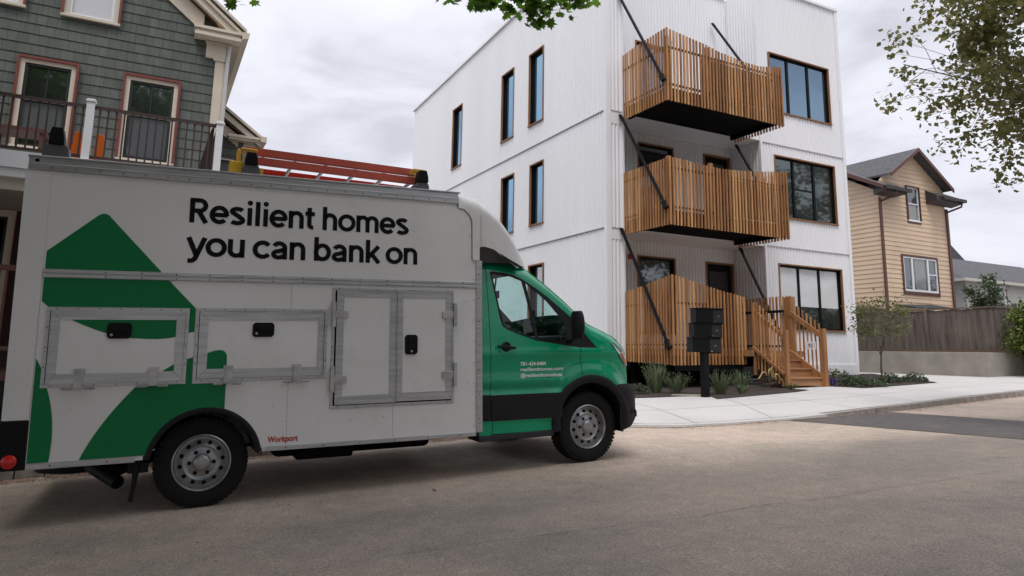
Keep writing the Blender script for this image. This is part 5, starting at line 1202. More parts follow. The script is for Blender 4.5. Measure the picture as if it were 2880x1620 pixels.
b = MB(); b.box(-1.05, -.95, PY - .04, PY + .06, 3.80, 4.70); b.box(-1.065, -.935, PY - .055, PY + .075, 4.66, 4.68); b.box(.66, .76, PY - .05, PY + .05, 3.80, 4.66); b.box(.645, .775, PY - .065, PY + .065, 4.61, 4.635); b.box(-4.45, -4.35, PY - .04, PY + .06, 3.8, 4.7); b.box(-4.465, -4.335, PY - .055, PY + .075, 4.66, 4.68); b.build_each('deck_post', SHINGW, gh, per=2)
b = MB(); b.hexa([(.44, PY + .08, 3.8), (.64, PY + .08, 3.8), (.64, PY + .12, 3.8), (.44, PY + .12, 3.8), (.60, PY + .08, 4.55), (.64, PY + .08, 4.6), (.64, PY + .12, 4.6), (.60, PY + .12, 4.55)]); b.build('side_screen', RAILB, gh)
# things on the porch deck
oc = empty('folding_chair', Matrix.Translation((-1.0, 11.36, 3.70))); tag(oc, 'bright orange plastic chair standing on the porch roof deck behind the white post', 'chair')
for s in (-1, 1):
    b = MB(); x_ = -.985 + s * .135; b.prism([(x_ - .06, 3.78), (x_ + .06, 3.78), (x_ + .055, 4.20), (x_ + .025, 4.245), (x_ - .025, 4.245), (x_ - .055, 4.20)], 0, 1, lambda a, n, c: (a, 11.34 + .03 * n, c)); b.build('backrest', ORANGE, oc, bevel=.01)
b = MB(); b.box(-1.28, -.82, 11.38, 11.70, 3.88, 3.92); b.build('seat', ORANGE, oc, bevel=.01)
for x_, y_ in ((-1.26, 11.4), (-.86, 11.4), (-1.26, 11.68), (-.86, 11.68)):
    b = MB(); b.box(x_ - .02, x_ + .02, y_ - .02, y_ + .02, 3.705, 3.88); b.build('leg', ORANGE, oc)
b = MB(); b.hexa([(-1.30, 11.36, 3.95), (-1.20, 11.36, 3.90), (-1.20, 11.40, 3.90), (-1.30, 11.40, 3.95), (-1.28, 11.36, 3.99), (-1.17, 11.36, 4.06), (-1.17, 11.40, 4.06), (-1.28, 11.40, 3.99)]); b.build('armrest', ORANGE, oc)
tb = empty('patio_table', Matrix.Translation((-2.0, 12.6, 3.70))); tag(tb, 'wooden patio table in front of the left upstairs window on the porch deck', 'table')
b = MB(); b.box(-2.35, -1.65, 12.4, 12.9, 4.42, 4.48); b.build('tabletop', BROWNT, tb)
for x_, y_ in ((-2.3, 12.45), (-1.7, 12.45), (-2.3, 12.85), (-1.7, 12.85)):
    b = MB(); b.box(x_ - .03, x_ + .03, y_ - .03, y_ + .03, 3.705, 4.42); b.build('leg', BROWNT, tb)

# ------------------------------------------------------------------ retaining wall, board fence
b = MB(); b.box(20.0, 20.28, 10.82, 30, .5, 1.42); b.box(20.28, 27.0, 10.82, 11.10, .5, 1.42); tag(b.build('retaining_wall', CONC, None, bevel=.012), 'low poured concrete retaining wall along the side yard', 'wall')
b = MB(); b.box(20.28, 27.0, 11.10, 30, .6, 1.38); tag(b.build('raised_yard', SOIL), kind='structure')
fn = empty('board_fence', Matrix.Translation((21.3, 10.7, 1.38))); tag(fn, 'weathered grey vertical board fence on top of the concrete wall', 'fence')
rs = random.Random(11)
b = MB(); y = 10.80
while y < 30:
    wd = rs.uniform(.088, .10); dz = rs.uniform(-.012, .012); b.box(21.30 + rs.uniform(0, .008), 21.325, y, y + wd - .006, 1.40, 2.68 + dz); y += wd
b.build('boards', FENCEW, fn)
b = MB(); b.box(21.27, 21.36, 10.72, 30, 2.70, 2.735); b.box(21.27, 21.298, 10.80, 30, 1.40, 1.50); b.build('cap_rail', CEDAR2 if 0 else mat('aged_cap', (.15, .10, .07), .8), fn)
for y_ in (10.66, 13.15, 15.6, 18.1): b = MB(); b.box(21.26, 21.36, y_, y_ + .09, 1.38, 2.78); b.build('post', FENCEW, fn)
# second low fence behind, at the left
b = MB()
x_ = 19.0
while x_ < 28: b.box(x_, x_ + .095, 18.9, 18.92, 1.0, 3.25 + rs.uniform(-.01, .01)); x_ += .10
b.box(19, 28, 18.86, 18.9, 3.26, 3.30)
tag(b.build('rear_fence', FENCEW), 'weathered board fence crossing in front of the tan house beside the white building', 'fence')

# ------------------------------------------------------------------ tan clapboard house
th = empty('tan_house', Matrix.Translation((30.6, 19.15, 1.2))); tag(th, 'tan clapboard house with dark shingle roof and brown trim behind the board fence', 'house')
TF = lambda u, n, z: (u, 19.15 - n, z); TL = lambda u, n, z: (28.2 - n, u, z)
tw = [(30.13, 31.0, 7.40, 8.96), (29.50, 31.93, 4.15, 5.70)]
b = MB(); lapwall(b, TF, lambda z: (28.2, 33.0) if z < 8.62 else (max(28.2, 30.6 - (10.62 - z) / .66), min(33.0, 30.6 + (10.62 - z) / .66)), 1.2, 10.60, .205, .022, tw); b.build('front_wall', TANS, th)
b = MB(); lapwall(b, TL, lambda z: (19.15, 27.0) if z < 8.5 else (19.15 + (z - 8.5) / .56, 27.0 - (z - 8.5) / .56), 1.2, 10.6, .205, .022); b.build('side_wall', TANS, th)
b = MB(); b.box(28.22, 32.98, 19.18, 27, 1.2, 8.5); b.prism([(19.2, 8.5), (26.9, 8.5), (23.05, 10.6)], 28.25, 32.9, lambda a, n, c: (n, a, c)); b.prism([(28.3, 8.5), (32.9, 8.5), (30.6, 10.5)], 19.2, 22, lambda a, n, c: (a, n, c)); b.build('house_body', SEAM, th)
b = MB()   # main roof, ridge along x; gable roof towards the street; eave returns
def slab(b, p, th_=.09): b.hexa([(q[0], q[1], q[2] - th_) for q in p] + [tuple(q) for q in p])
slab(b, [(27.75, 18.55, 8.62), (29.45, 18.55, 8.62), (30.6, 23.05, 10.95), (27.75, 23.05, 10.95)]); slab(b, [(31.9, 18.55, 8.62), (33.55, 18.55, 8.62), (33.55, 23.05, 10.95), (30.6, 23.05, 10.95)]); slab(b, [(27.75, 23.05, 10.95), (33.55, 23.05, 10.95), (33.55, 27.6, 8.5), (27.75, 27.6, 8.5)])
slab(b, [(28.45, 18.72, 9.30), (30.6, 18.72, 10.74), (30.6, 23.2, 10.78), (28.45, 21.2, 9.34)]); slab(b, [(30.6, 18.72, 10.742), (33.05, 18.72, 9.12), (33.05, 21.2, 9.14), (30.6, 23.2, 10.782)])
b.build('roof', ROOFSH, th)
b = MB(); b.hexa([(28.45, 18.66, 9.13), (30.6, 18.66, 10.57), (30.6, 18.72, 10.57), (28.45, 18.72, 9.13), (28.45, 18.66, 9.30), (30.6, 18.66, 10.745), (30.6, 18.72, 10.745), (28.45, 18.72, 9.30)])
b.hexa([(30.6, 18.66, 10.57), (33.08, 18.66, 8.93), (33.08, 18.72, 8.93), (30.6, 18.72, 10.57), (30.6, 18.66, 10.746), (33.08, 18.66, 9.11), (33.08, 18.72, 9.11), (30.6, 18.72, 10.746)])
b.hexa([(27.72, 18.5, 8.42), (27.72, 23.0, 10.74), (27.78, 23.0, 10.74), (27.78, 18.5, 8.42), (27.72, 18.5, 8.58), (27.72, 23.0, 10.92), (27.78, 23.0, 10.92), (27.78, 18.5, 8.58)])
b.build('bargeboard', BROWNT, th)
b = MB(); b.hexa([(27.78, 18.58, 8.40), (29.35, 18.58, 8.40), (29.1, 19.12, 8.30), (27.78, 19.12, 8.30), (27.78, 18.58, 8.52), (29.35, 18.58, 8.52), (29.1, 19.12, 8.50), (27.78, 19.12, 8.50)])
b.hexa([(31.55, 19.12, 8.30), (31.5, 18.58, 8.40), (33.5, 18.58, 8.40), (33.5, 19.12, 8.30), (31.55, 19.12, 8.95), (31.5, 18.58, 8.62), (33.5, 18.58, 8.52), (33.5, 19.12, 8.62)])
b.box(27.8, 28.18, 19.15, 27, 8.25, 8.40) if False else None
b.box(27.72, 29.5, 18.44, 18.56, 8.46, 8.60); b.box(31.85, 33.62, 18.44, 18.56, 8.46, 8.60)
b.calls = [b.calls[0], b.calls[2], b.calls[1], b.calls[3]] if False else b.calls
b.build_each('eave', mat('dark_eave', (.035, .028, .028), .6), th)
b = MB()
for x_ in (28.17, 33.04): b.box(x_ - .07, x_ + .07, 19.06, 19.13, 1.3, 8.2); b.tube([(x_ + .3, 18.5, 8.46), (x_ + .28, 18.55, 8.25), (x_ + .02, 19.05, 8.05)], .045, 8)
b.build_each('downspout', BROWNT, th, per=2)
SHT = glassmat('pale_curtain_behind_glass', (.20, .21, .20), (.5, .5, .5), .7, base=.12)
o = housewin(tw[0], TF, th, GTAN, outer=(.0, .05), cas=WTRIM, edge=BROWNT, sash=False, frame_m=WSASH, shade=(7.45, 8.1, SHT)); 
b = MB(); b.box(tw[0][0] - .06, tw[0][1] + .06, -.02, .05, 7.28, 7.39, TF); b.build('sill', BROWNT, o)
u0, u1, z0, z1 = tw[1]; b = MB(); b.box(u0 - .10, u1 + .10, -.02, .06, z1, z1 + .10, TF); b.box(u0 - .10, u1 + .10, -.02, .06, z0 - .15, z0, TF); b.box(u0 - .10, u0, -.02, .06, z0, z1, TF); b.box(u1, u1 + .10, -.02, .06, z0, z1, TF)
o = b.build('window', BROWNT, th); b = MB(); t = .06
b.box(u0, u1, -.02, .045, z1 - t, z1, TF); b.box(u0, u1, -.02, .045, z0, z0 + t + .03, TF)
for x_ in (u0, 30.08, 31.22, u1 - t): b.box(x_, x_ + (t if x_ in (u0, u1 - t) else .10), -.02, .044, z0 + t + .03, z1 - t, TF)
b.box(31.32, u1 - t, -.02, .043, 4.95, 5.0, TF); b.build('frame', WSASH, o)
b = MB(); b.add([TF(u0, .0, z0), TF(u1, .0, z0), TF(u1, .0, z1), TF(u0, .0, z1)], [(0, 1, 2, 3)]); b.build('pane', GTAN, o)
b = MB(); b.add([TF(30.35, .004, z0), TF(31.1, .004, z0), TF(31.1, .004, z1 - .1), TF(30.35, .004, z1 - .1)], [(0, 1, 2, 3)]); b.build('curtain', SHT, o)
b = MB(); b.hexa([(28.7, 18.2, 3.30), (31.4, 18.2, 3.36), (31.4, 19.1, 3.50), (28.7, 19.1, 3.44), (28.7, 18.2, 3.36), (31.4, 18.2, 3.44), (31.4, 19.1, 3.62), (28.7, 19.1, 3.52)]); b.build('porch_canopy', mat('dark_canopy', (.03, .035, .035), .7), th)

# ------------------------------------------------------------------ grey houses far right
ghx = empty('grey_house', Matrix.Translation((44.0, 22.0, 1.4))); tag(ghx, 'low grey sided house with dark hipped roof at the far right behind the fence', 'house')
k = 22.0 / 34.0
Gx = lambda x_: x_ * k; Gz = lambda z_: (z_ - 1.25) * k + 1.25
GFX = lambda u, n, z: (u, 22.0 - n, z)
gwin = [(Gx(64.05), Gx(66.35), Gz(5.0), Gz(7.40))]
b = MB(); lapwall(b, GFX, lambda z: (Gx(60.6), 55.0), 1.2, Gz(7.8), .13, .016, gwin); b.build('front_wall', SIDINGG, ghx)
b = MB(); b.box(Gx(60.6) + .02, 55, 22.02, 30, 1.2, Gz(7.8)); lapwall(b, lambda u, n, z: (Gx(60.6) - n, u, z), lambda z: (22, 30), 1.2, Gz(7.8), .13, .016); b.build('house_body', SIDINGG, ghx)
b = MB(); e0 = Gx(59.4); ez = Gz(7.85); rz_ = ez + 2.0
b.add([(e0, 21.6, ez), (56, 21.6, ez), (53, 26, rz_), (e0 + 4.2, 26, rz_), (e0, 30.4, ez), (56, 30.4, ez)], [(0, 1, 2, 3), (0, 3, 4), (3, 2, 5, 4), (1, 5, 2)]); b.build('roof', ROOFSH, ghx)
b = MB(); b.box(e0 - .05, 56, 21.50, 21.62, ez - .16, ez - .01); b.box(e0 - .05, e0 + .05, 21.62, 30.4, ez - .16, ez - .01); b.build('gutter', mat('grey_cream_gutter', (.42, .40, .36), .5), ghx)
housewin(gwin[0], GFX, ghx, GTAN, outer=(.09, .0), cas=SHINGW, sash=False, frame_m=WSASH, shade=(gwin[0][2] + .05, gwin[0][3] - .05, glassmat('grey_blind_behind_glass', (.26, .27, .29), (.5, .5, .5), .7, base=.12)))
g2 = empty('gable_house', Matrix.Translation((42.0, 30.0, 1.4))); tag(g2, 'dark grey gable roof of a house just visible between the tan and grey houses', 'house')
k2 = 30 / 34.0; q = [(57.0 * k2, (10.9 - 1.25) * k2 + 1.25), (58.4 * k2, (11.05 - 1.25) * k2 + 1.25), (63.0 * k2, (8.6 - 1.25) * k2 + 1.25), (59.0 * k2, (7.0 - 1.25) * k2 + 1.25), (54 * k2, (7.0 - 1.25) * k2 + 1.25)]
b = MB(); b.prism([(49.5, 7.0), (51.5, 9.9), (55.4, 7.4), (55.4, 7.2), (49.5, 6.8)], 0, 1, lambda a, n, c: (a, 30 + 8 * n, c)); b.build('roof', ROOFSH, g2)
b = MB(); b.box(49.8, 55.0, 30.1, 38, 1.4, 7.2); b.build('wall', SIDINGG, g2)

# ------------------------------------------------------------------ plants
def proj(p):
    d = Vector(p) - EYE; z = d.dot(FW); return (1440 + 1951 * d.dot(RT) / z, 660 - 1951 * d.dot(UP) / z, z) if z > .05 else None
def leafquads(b, centers, size, rs, droop=0.0, fold=True, elong=1.6):
    for c in centers:
        a = Vector((rs.gauss(0, 1), rs.gauss(0, 1), rs.gauss(0, .8) - droop)).normalized(); n_ = Vector((rs.gauss(0, .7), rs.gauss(0, .7), 1)).normalized(); u = a.cross(n_)
        if u.length < .05: continue
        u.normalize(); s_ = size * rs.uniform(.65, 1.25); L2 = s_ * elong; w2 = s_ * .5
        c = Vector(c); m_ = c + a * L2 * .42
        b.add([c, m_ + u * w2, c + a * L2, m_ - u * w2], [(0, 1, 2, 3)])
MAPLE = []
for r_, a_ in ((1.0, 90), (.55, 72), (.80, 58), (.62, 48), (.88, 28), (.50, 14), (.60, -8), (.34, -28), (.42, -50), (.12, -90), (.42, -130), (.34, -152), (.60, -172), (.50, 166), (.88, 152), (.62, 132), (.80, 122), (.55, 108)):
    MAPLE.append((r_ * math.cos(math.radians(a_)), r_ * math.sin(math.radians(a_))))
def mapleleaf(b, c, s_, rs, flat=False):
    n_ = Vector((rs.gauss(0, .6), rs.gauss(0, .6), 1)).normalized(); a = Vector((rs.gauss(0, 1), rs.gauss(0, 1), rs.gauss(-.5, .5))); a = (a - n_ * a.dot(n_))
    if a.length < .05: return
    a.normalize(); u = a.cross(n_).normalized(); c = Vector(c)
    v = [c + (u * x_ + a * y_) * s_ + n_ * (-.10 * s_ * (x_ * x_ + y_ * y_)) for x_, y_ in MAPLE]; b.add(v + [c], [(i, (i + 1) % 18, 18) for i in range(18)])
def crown(center, radii, n_clump, per, spread, rs, test=None, bottom=-1):
    cl = []
    while len(cl) < n_clump:
        d = Vector((rs.gauss(0, 1), rs.gauss(0, 1), rs.gauss(0, 1))).normalized() * rs.uniform(.35, 1) ** .5
        if d.z < bottom: continue
        p = Vector((center[0] + d.x * radii[0], center[1] + d.y * radii[1], center[2] + d.z * radii[2]))
        if test and not test(p): continue
        cl.append(p)
    pts = []
    for c in cl:
        for i in range(int(per * rs.uniform(.6, 1.4))): pts.append((c.x + rs.gauss(0, spread), c.y + rs.gauss(0, spread), c.z + rs.gauss(0, spread * .7)))
    return cl, pts
def branches(b, base, top, clumps, r0, rs, nl=7, rmin=.012, bow=.15):
    base = Vector(base); top = Vector(top)
    b.tube([base, base.lerp(top, .33) + Vector((rs.uniform(-.05, .05), rs.uniform(-.05, .05), 0)), base.lerp(top, .66), top], [r0, r0 * .85, r0 * .75, r0 * .6], 9)
    seeds = rs.sample(clumps, min(nl, len(clumps))); groups = {i: [] for i in range(len(seeds))}
    for c in clumps: groups[min(range(len(seeds)), key=lambda i: (seeds[i] - c).length)].append(c)
    for i, g in groups.items():
        if not g: continue
        mean = sum(g, Vector()) / len(g); st = base.lerp(top, rs.uniform(.65, 1)); mid = st.lerp(mean, .55) + Vector((0, 0, bow * (mean - st).length))
        path = [st, st.lerp(mid, .5) + Vector((0, 0, .05)), mid, mean]; b.tube(path, [r0 * .42, r0 * .32, r0 * .22, r0 * .13], 6)
        for c in g:
            s0 = mid.lerp(mean, rs.uniform(0, 1)); m_ = s0.lerp(c, .5) + Vector((rs.gauss(0, .05), rs.gauss(0, .05), .08 * (c - s0).length)); b.tube([s0, m_, c], [max(rmin, r0 * .10), max(rmin * .7, r0 * .06), rmin * .4], 4, cap=False)
# maple over the street, its lowest sprays reach into the top of the picture
rs = random.Random(21)
mt_ = empty('maple_tree', Matrix.Translation((-4.6, -3.4, -.3))); tag(mt_, 'big green maple whose lowest lobed leaves hang into the top of the view', 'tree')
def above(p):
    q = proj(p); return q is None or q[0] < -260 or q[0] > 3140 or q[1] < -210
cl, pts = crown((-4.4, -1.9, 7.6), (8.4, 6.8, 4.0), 700, 85, .45, rs, above, -.6)
pts = [p for p in pts if (lambda q: q is None or q[0] < -60 or q[0] > 2940 or q[1] < -45)(proj(p))]
b = MB(); leafquads(b, pts, .19, rs, .3, elong=1.2)
tips = [(Vector((.36, 5.86, 4.10)), 8, .05), (Vector((2.28, 5.30, 4.36)), 20, .10), (Vector((2.42, 5.25, 4.33)), 12, .07), (Vector((2.62, 5.12, 4.33)), 26, .10), (Vector((2.80, 5.08, 4.27)), 26, .09), (Vector((2.86, 5.08, 4.17)), 9, .045), (Vector((2.98, 4.95, 4.33)), 20, .08), (Vector((3.14, 4.84, 4.35)), 9, .06), (Vector((2.7, 5.0, 4.55)), 40, .18)]
for c, n_, sp_ in tips:
    for i in range(int(n_ * 1.8)):
        p = Vector((c.x + rs.gauss(0, sp_), c.y + rs.gauss(0, sp_), c.z + rs.gauss(0, sp_ * .35))); mapleleaf(b, p, rs.uniform(.055, .085), rs)
b.build('crown', LEAFM, mt_)
b = MB(); branches(b, (-4.6, -3.4, -.3), (-3.6, -2.4, 5.5), cl, .30, rs, 12)
b.tube([(-3.6, -2.4, 5.5), (-1.0, 1.2, 6.6), (1.4, 3.9, 5.9), (2.7, 4.9, 4.75), (2.84, 5.05, 4.35)], [.13, .09, .05, .02, .004], 6); b.tube([(1.4, 3.9, 5.9), (.8, 5.2, 5.0), (.36, 5.82, 4.25)], [.03, .015, .003], 5); b.tube([(2.2, 4.5, 5.2), (2.3, 5.1, 4.7), (2.3, 5.3, 4.4)], [.02, .01, .003], 5); b.tube([(2.7, 4.9, 4.75), (3.0, 4.9, 4.45), (3.14, 4.84, 4.37)], [.012, .008, .003], 5)
b.build('trunk', BARK, mt_)
# unseen kerbside tree left of the view, added to shade the truck
rs = random.Random(61); kt = empty('street_tree', Matrix.Translation((-6.2, 9.3, -.2))); tag(kt, 'unseen kerbside tree added in front of the shingled house to shade the truck', 'tree')
def outl(p):
    q = proj(p); return q is None or q[0] < -180
cl, pts = crown((-6.4, 8.2, 6.0), (4.2, 4.0, 3.4), 340, 75, .45, rs, outl); pts = [p for p in pts if (lambda q: q is None or q[0] < -20)(proj(p))]
b = MB(); leafquads(b, pts, .2, rs, .3, elong=1.2); b.build('crown', LEAFM, kt)
b = MB(); branches(b, (-6.2, 9.3, -.3), (-6.3, 8.9, 4.2), cl, .22, rs, 8); b.build('trunk', BARK, kt)
# tree at the right edge
rs = random.Random(5)
rt_ = empty('street_tree', Matrix.Translation((12.6, 4.6, .4))); tag(rt_, 'street tree with small olive and rust leaves reaching in from the right edge', 'tree')
CEN = Vector((11.0, 3.6, 5.9))
def rtest(p):
    q = proj(p)
    if q is None: return True
    x_, y_ = q[0], q[1]
    if y_ > 560: return False
    edge = interp([(-900, 2560), (0, 2580), (120, 2530), (280, 2545), (330, 2640), (410, 2640), (470, 2780), (545, 2830), (600, 2900)], y_)
    return x_ > edge
cl, pts = crown(CEN, (2.6, 2.4, 2.6), 240, 95, .17, rs, rtest)
sprays = [(2520, 110), (2515, 150), (2530, 205), (2560, 90), (2500, 285), (2530, 290), (2545, 200), (2570, 250), (2600, 330), (2660, 400), (2700, 430), (2720, 380), (2640, 290), (2600, 280), (2770, 460), (2830, 490), (2835, 520), (2800, 420), (2600, 60), (2620, 20), (2850, 450), (2680, 350), (2750, 330), (2870, 400)]
def ray(px, py): return (FW + RT * ((px - 1440) / 1951) - UP * ((py - 660) / 1951))
for px, py in sprays:
    p = EYE + ray(px, py) * rs.uniform(10.2, 11.4); cl.append(p)
    for i in range(26): pts.append((p.x + rs.gauss(0, .11), p.y + rs.gauss(0, .11), p.z + rs.gauss(0, .09)))
b = MB(); leafquads(b, pts, .070, rs, .35, elong=1.35); b.build('crown', LEAFR, rt_)
b = MB(); branches(b, (12.9, 3.0, .4), (12.5, 3.2, 4.6), cl, .055, rs, 30, rmin=.006, bow=.03); b.build('trunk', BARK, rt_)
# row of trees across the street (they darken the lower windows and the truck's side)
for i, (x_, y_, h_, r_) in enumerate(((-15, -12, 14, 5.0), (-5, -13, 14, 5.2), (6, -14, 8.5, 4.0), (17, -14, 9, 4.2), (28, -13, 15, 5.4), (39, -13, 17.5, 5.8), (51, -13, 17.5, 6.0))):
    rs = random.Random(100 + i); o = empty('street_tree', Matrix.Translation((x_, y_, road_z(x_))))
    tag(o, ['dark leafy tree across the street at the far left behind the viewer', 'dark leafy tree across the street left of the viewer', 'dark leafy tree straight across the street', 'dark leafy tree across the street opposite the white building', 'dark leafy tree across the street opposite the tan house', 'dark leafy tree far up the street on the opposite side', 'dark leafy tree farthest up the street on the opposite side'][i], 'tree', 'trees across the street')
    cl, pts = crown((x_, y_, road_z(x_) + h_ * .56), (r_, r_ * .8, h_ * .46), 95, 60, .6, rs); b = MB(); leafquads(b, pts, .36, rs, .2, elong=1.2); b.build('crown', LEAFD, o)
    b = MB(); branches(b, (x_, y_, road_z(x_) - .1), (x_, y_, road_z(x_) + h_ * .5), cl, .28, rs, 6, rmin=.03); b.build('trunk', BARK, o)
# young tree in the right bed
def smalltree(base, h, cz, rad, nc, per, sp, leaf, size, label, name='young_tree', seed=1, r0=.03, nl=5, cat='tree', elong=1.8):
    rs = random.Random(seed); base = Vector(base); o = empty(name, Matrix.Translation(base)); tag(o, label, cat)
    cl, pts = crown((base.x, base.y, base.z + cz), rad, nc, per, sp, rs); b = MB(); leafquads(b, pts, size, rs, .1, elong=elong); b.build('crown', leaf, o)
    b = MB(); branches(b, base, base + Vector((rs.uniform(-.08, .08), 0, h)), cl, r0, rs, nl, rmin=.006, bow=.1); b.build('trunk', BARK, o); return o
smalltree((17.55, 12.2, walk_z(17.5)), .85, 1.55, (.80, .75, .62), 60, 22, .13, LEAFY, .048, 'slender young tree with yellow green leaves in the right planting bed', seed=4, r0=.03, nl=6)
smalltree((21.7, 10.1, walk_z(21.8)), .35, 1.0, (1.2, .9, .95), 130, 60, .14, LEAFB, .075, 'rounded green bush at the right end of the concrete wall', 'bush', seed=9, r0=.04, cat='bush', elong=1.4)
smalltree((23.4, 10.2, walk_z(23)), .5, 1.3, (1.0, .9, .9), 70, 60, .15, LEAFB, .08, 'green bush cut by the right edge of the view', 'bush', seed=10, r0=.04, cat='bush', elong=1.4)
smalltree((33.2, 17.8, 1.5), 1.2, 2.55, (.62, .6, .95), 40, 50, .16, LEAFS, .09, 'dark leafy shrub rising above the fence in front of the grey house', 'tall_shrub', seed=12, r0=.05, cat='bush')
smalltree((21.9, 15.9, 1.4), .5, 1.0, (.6, .9, .6), 24, 40, .14, LEAFY, .06, 'yellow green shrub against the board fence behind the young tree', 'shrub', seed=13, cat='bush')
# spiky lavender / rosemary clumps
def spiky(pos, n_, h, spread, leaf, label, seed, name='lavender_plant', cat='plant', tips=None, wid=.012):
    rs = random.Random(seed); z0 = walk_z(pos[0]) + .01; o = empty(name, Matrix.Translation((pos[0], pos[1], z0))); tag(o, label, cat); b = MB(); tp = []
    for i in range(n_):
        an = rs.uniform(0, 6.28); ln = rs.uniform(.15, 1) * spread; hh = h * rs.uniform(.55, 1.05); d = Vector((math.cos(an), math.sin(an), 0)); p0 = Vector((pos[0], pos[1], z0)) + d * ln * .35; p1 = p0 + d * ln * .35 + Vector((0, 0, hh * .6)); p2 = p0 + d * ln * .7 + Vector((rs.gauss(0, .02), rs.gauss(0, .02), hh)); sd_ = Vector((-d.y, d.x, 0)) * wid
        b.add([p0 - sd_ * .5, p0 + sd_ * .5, p1 + sd_, p2, p1 - sd_], [(0, 1, 2, 4), (4, 2, 3)]); tp.append(p2)
        for k in range(7):   # needles along the stem
            t = rs.uniform(.25, 1); c = p0.lerp(p1, t / .6) if t < .6 else p1.lerp(p2, (t - .6) / .4); a = (d * rs.uniform(-.5, .8) + Vector((rs.gauss(0, .5), rs.gauss(0, .5), .9))).normalized(); u = a.cross(Vector((0, 1, .1))).normalized() * .006; b.add([c - u, c + u, c + a * .05], [(0, 1, 2)])
    b.build('foliage', leaf, o)
    if tips:
        b = MB()
        for p in tp:
            if rs.random() < .5: b.tube([p, p + Vector((0, 0, .05))], [.012, .004], 5)
        b.build('flowers', tips, o)
    return o
spiky((9.22, 11.35), 110, .62, .34, LAV, 'tall spiky grey green plant nearest the truck under the deck', 31); spiky((9.45, 11.0), 70, .42, .36, LAV, 'shorter spiky green plant beside the tall one near the truck', 32)
spiky((9.98, 10.35), 80, .46, .30, LAV, 'spiky grey green plant just right of the mailbox post', 33); spiky((10.85, 10.65), 55, .42, .26, LAV, 'thin spiky plant between the mailbox post and the stairs', 34)
spiky((10.4, 10.2), 26, .16, .2, LAV, 'tiny green seedling between the two spiky plants', 35); spiky((12.05, 10.45), 22, .12, .16, LEAFY, 'small yellow green sprout at the foot of the stairs', 36)
spiky((13.86, 10.85), 34, .18, .20, PURP, 'small purple flowering clump beside the right stair post', 37)
def mound(pos, r, h, leaf, label, seed, n_=500, size=.035):
    rs = random.Random(seed); z0 = walk_z(pos[0]) + .01; o = empty('low_shrub', Matrix.Translation((pos[0], pos[1], z0))); tag(o, label, 'shrub'); pts = []
    for i in range(n_):
        a = rs.uniform(0, 6.28); q = rs.random() ** .5; e_ = rs.uniform(.2, 1); pts.append((pos[0] + r * q * math.cos(a), pos[1] + r * q * math.sin(a), z0 + h * e_ * (1 - q * q * .75)))
    b = MB(); leafquads(b, pts, size, rs, -.5); b.build('foliage', leaf, o)
    b = MB()
    for i in range(9): a = rs.uniform(0, 6.28); b.tube([(pos[0], pos[1], z0), (pos[0] + r * .6 * math.cos(a), pos[1] + r * .6 * math.sin(a), z0 + h * .7)], [.008, .003], 4)
    b.build('stems', BARK, o)
mound((14.15, 10.55), .30, .22, LEAFS, 'low bright green shrub first right of the stairs', 41); mound((14.25, 10.2), .36, .20, LEAFS, 'low dark green shrub at the front edge of the right bed', 42)
mound((15.3, 11.9), .45, .30, LEAFS, 'dark green mounded shrub against the white corner of the building', 43, 700); mound((15.75, 10.75), .26, .22, LEAFS, 'small round shrub in the middle of the right bed', 44); mound((16.45, 10.6), .28, .22, LEAFS, 'small round shrub nearest the tip of the right bed', 45)
mound((8.75, 11.3), .2, .2, LEAFS, 'low green shrub half hidden by the front of the truck', 46, 300)
# curled dry plant beside the stairs
cp = empty('dry_plant', Matrix.Translation((11.75, 10.75, walk_z(11.7)))); tag(cp, 'leafless plant with curled pale straw coloured shoots beside the stairs', 'plant'); rs = random.Random(8); b = MB()
z0 = walk_z(11.7); b.tube([(11.75, 10.75, z0), (11.76, 10.75, z0 + .18), (11.72, 10.76, z0 + .33)], [.014, .012, .008], 6)
for i in range(26): a = rs.uniform(0, 6.28); p0 = Vector((11.75, 10.75, z0 + rs.uniform(.08, .3))); b.tube([p0, p0 + Vector((math.cos(a) * .15, math.sin(a) * .12, .03)), p0 + Vector((math.cos(a) * .27, math.sin(a) * .2, rs.uniform(-.05, .08)))], [.004, .003, .001], 4)
b.build('stems', BARK, cp)
b = MB()
for (dx, dz, L2, s_) in ((-.10, .30, .28, -1), (.12, .26, .26, 1), (.02, .38, .12, 1), (-.05, .34, .14, 1)):
    pts_ = [(11.75 + dx + s_ * L2 * t * .9, 10.72, z0 + dz + .07 * math.sin(t * 4.6) * (1 if L2 > .2 else 1.3)) for t in [i / 8 for i in range(9)]]; b.tube(pts_, [.012, .014, .016, .016, .014, .013, .014, .016, .01], 6)
b.build('shoots', STRAW, cp, smooth=True)
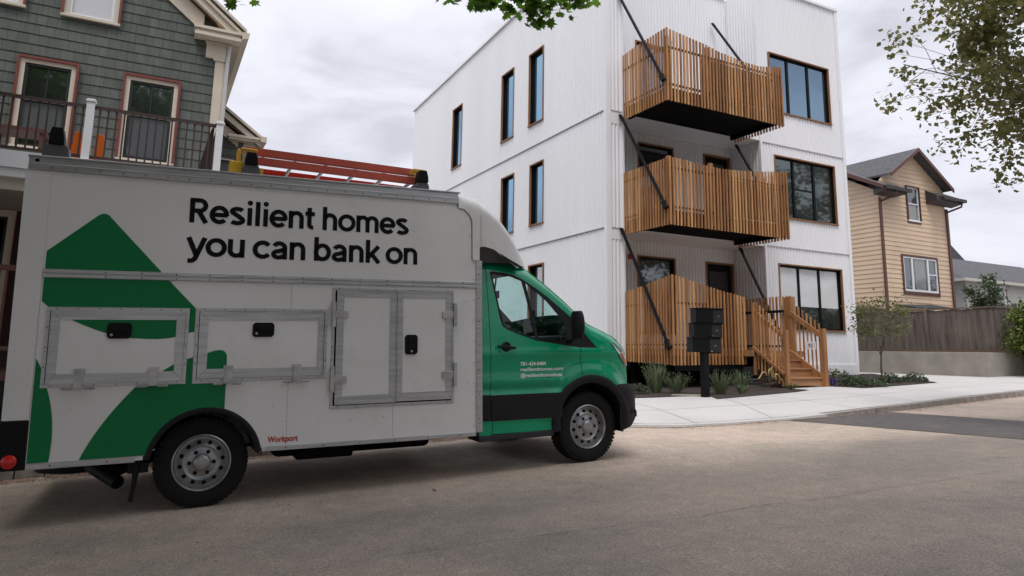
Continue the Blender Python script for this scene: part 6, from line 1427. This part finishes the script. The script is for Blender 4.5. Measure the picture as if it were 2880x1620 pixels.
# stake / edging / parking sticker pole
b = MB(); b.hexa([(8.95, 10.55, walk_z(9) + .012), (9.38, 10.22, walk_z(9.3) + .012), (9.40, 10.26, walk_z(9.3) + .012), (8.97, 10.60, walk_z(9) + .012), (8.95, 10.55, walk_z(9) + .04), (9.38, 10.22, walk_z(9.3) + .04), (9.40, 10.26, walk_z(9.3) + .04), (8.97, 10.60, walk_z(9) + .04)]); tag(b.build('timber_edging', mat('pale_timber', (.40, .34, .27), .7)), 'pale timber edging strip lying in the bed beside the mailbox post', 'edging')
b = MB(); b.lathe([(0, 0), (.022, 0), (.014, .30), (.02, .31), (.02, .34), (0, .35)], (14.45, 11.2, walk_z(14.4)), (0, 0, 1), 10); tag(b.build('path_light', mat('green_brass', (.16, .17, .05), .5)), 'small green path light in the bed below the white corner', 'light')

# ------------------------------------------------------------------ leaf litter
rs = random.Random(77); b = MB()
def flatleaf(b, x_, y_, z_, s_):
    a = rs.uniform(0, 6.28); u = Vector((math.cos(a), math.sin(a), rs.uniform(-.3, .3))) * s_; q = Vector((-math.sin(a), math.cos(a), rs.uniform(-.3, .3))) * s_ * .45; c = Vector((x_, y_, z_ + s_ * .35)); b.add([c - u, c - q, c + u, c + q], [(0, 1, 2, 3)])
for i in range(5200):
    x_ = rs.uniform(-4, 5.6); y_ = 8.28 + abs(rs.gauss(0, .09)) * -1 ; flatleaf(b, x_, y_, road_z(x_) + .004, rs.uniform(.008, .024))
for i in range(1100):
    x_ = rs.uniform(-4, 5.4); flatleaf(b, x_, 8.40 + abs(rs.gauss(0, .10)), road_z(x_) + .13, rs.uniform(.008, .022))
for i in range(1700):
    x_ = rs.uniform(5.3, 18); flatleaf(b, x_, kerb_y(x_) - .02 - abs(rs.gauss(0, .10)), road_z(x_) + .004, rs.uniform(.008, .02))
tag(b.build('leaf_litter', LITTER), kind='stuff', label='brown leaf litter gathered along the kerb', cat='leaf litter')
b = MB()
for i in range(520):
    x_ = rs.uniform(-2, 16); y_ = rs.uniform(3.2, 7.3) if i % 3 else rs.uniform(5.6, 7.3); flatleaf(b, x_, y_, road_z(x_) + .004, rs.choice((.008, .010, .013)))
for px, py, s_ in ((1.06, 5.3, .03), (2.2, 5.55, .035), (.4, 5.0, .02), (2.9, 5.75, .03), (4.85, 4.65, .03), (2.33, 2.12, .028), (11.0, 8.35, .04), (-.9, 5.35, .03)):
    flatleaf(b, px, py, (road_z(px) if py < 7.4 else walk_z(px)) + .006, s_)
tag(b.build('scattered_leaves', LITTERD), kind='stuff', label='dark fallen leaf scraps scattered on the street', cat='leaf litter')
print('objects', len(bpy.data.objects))
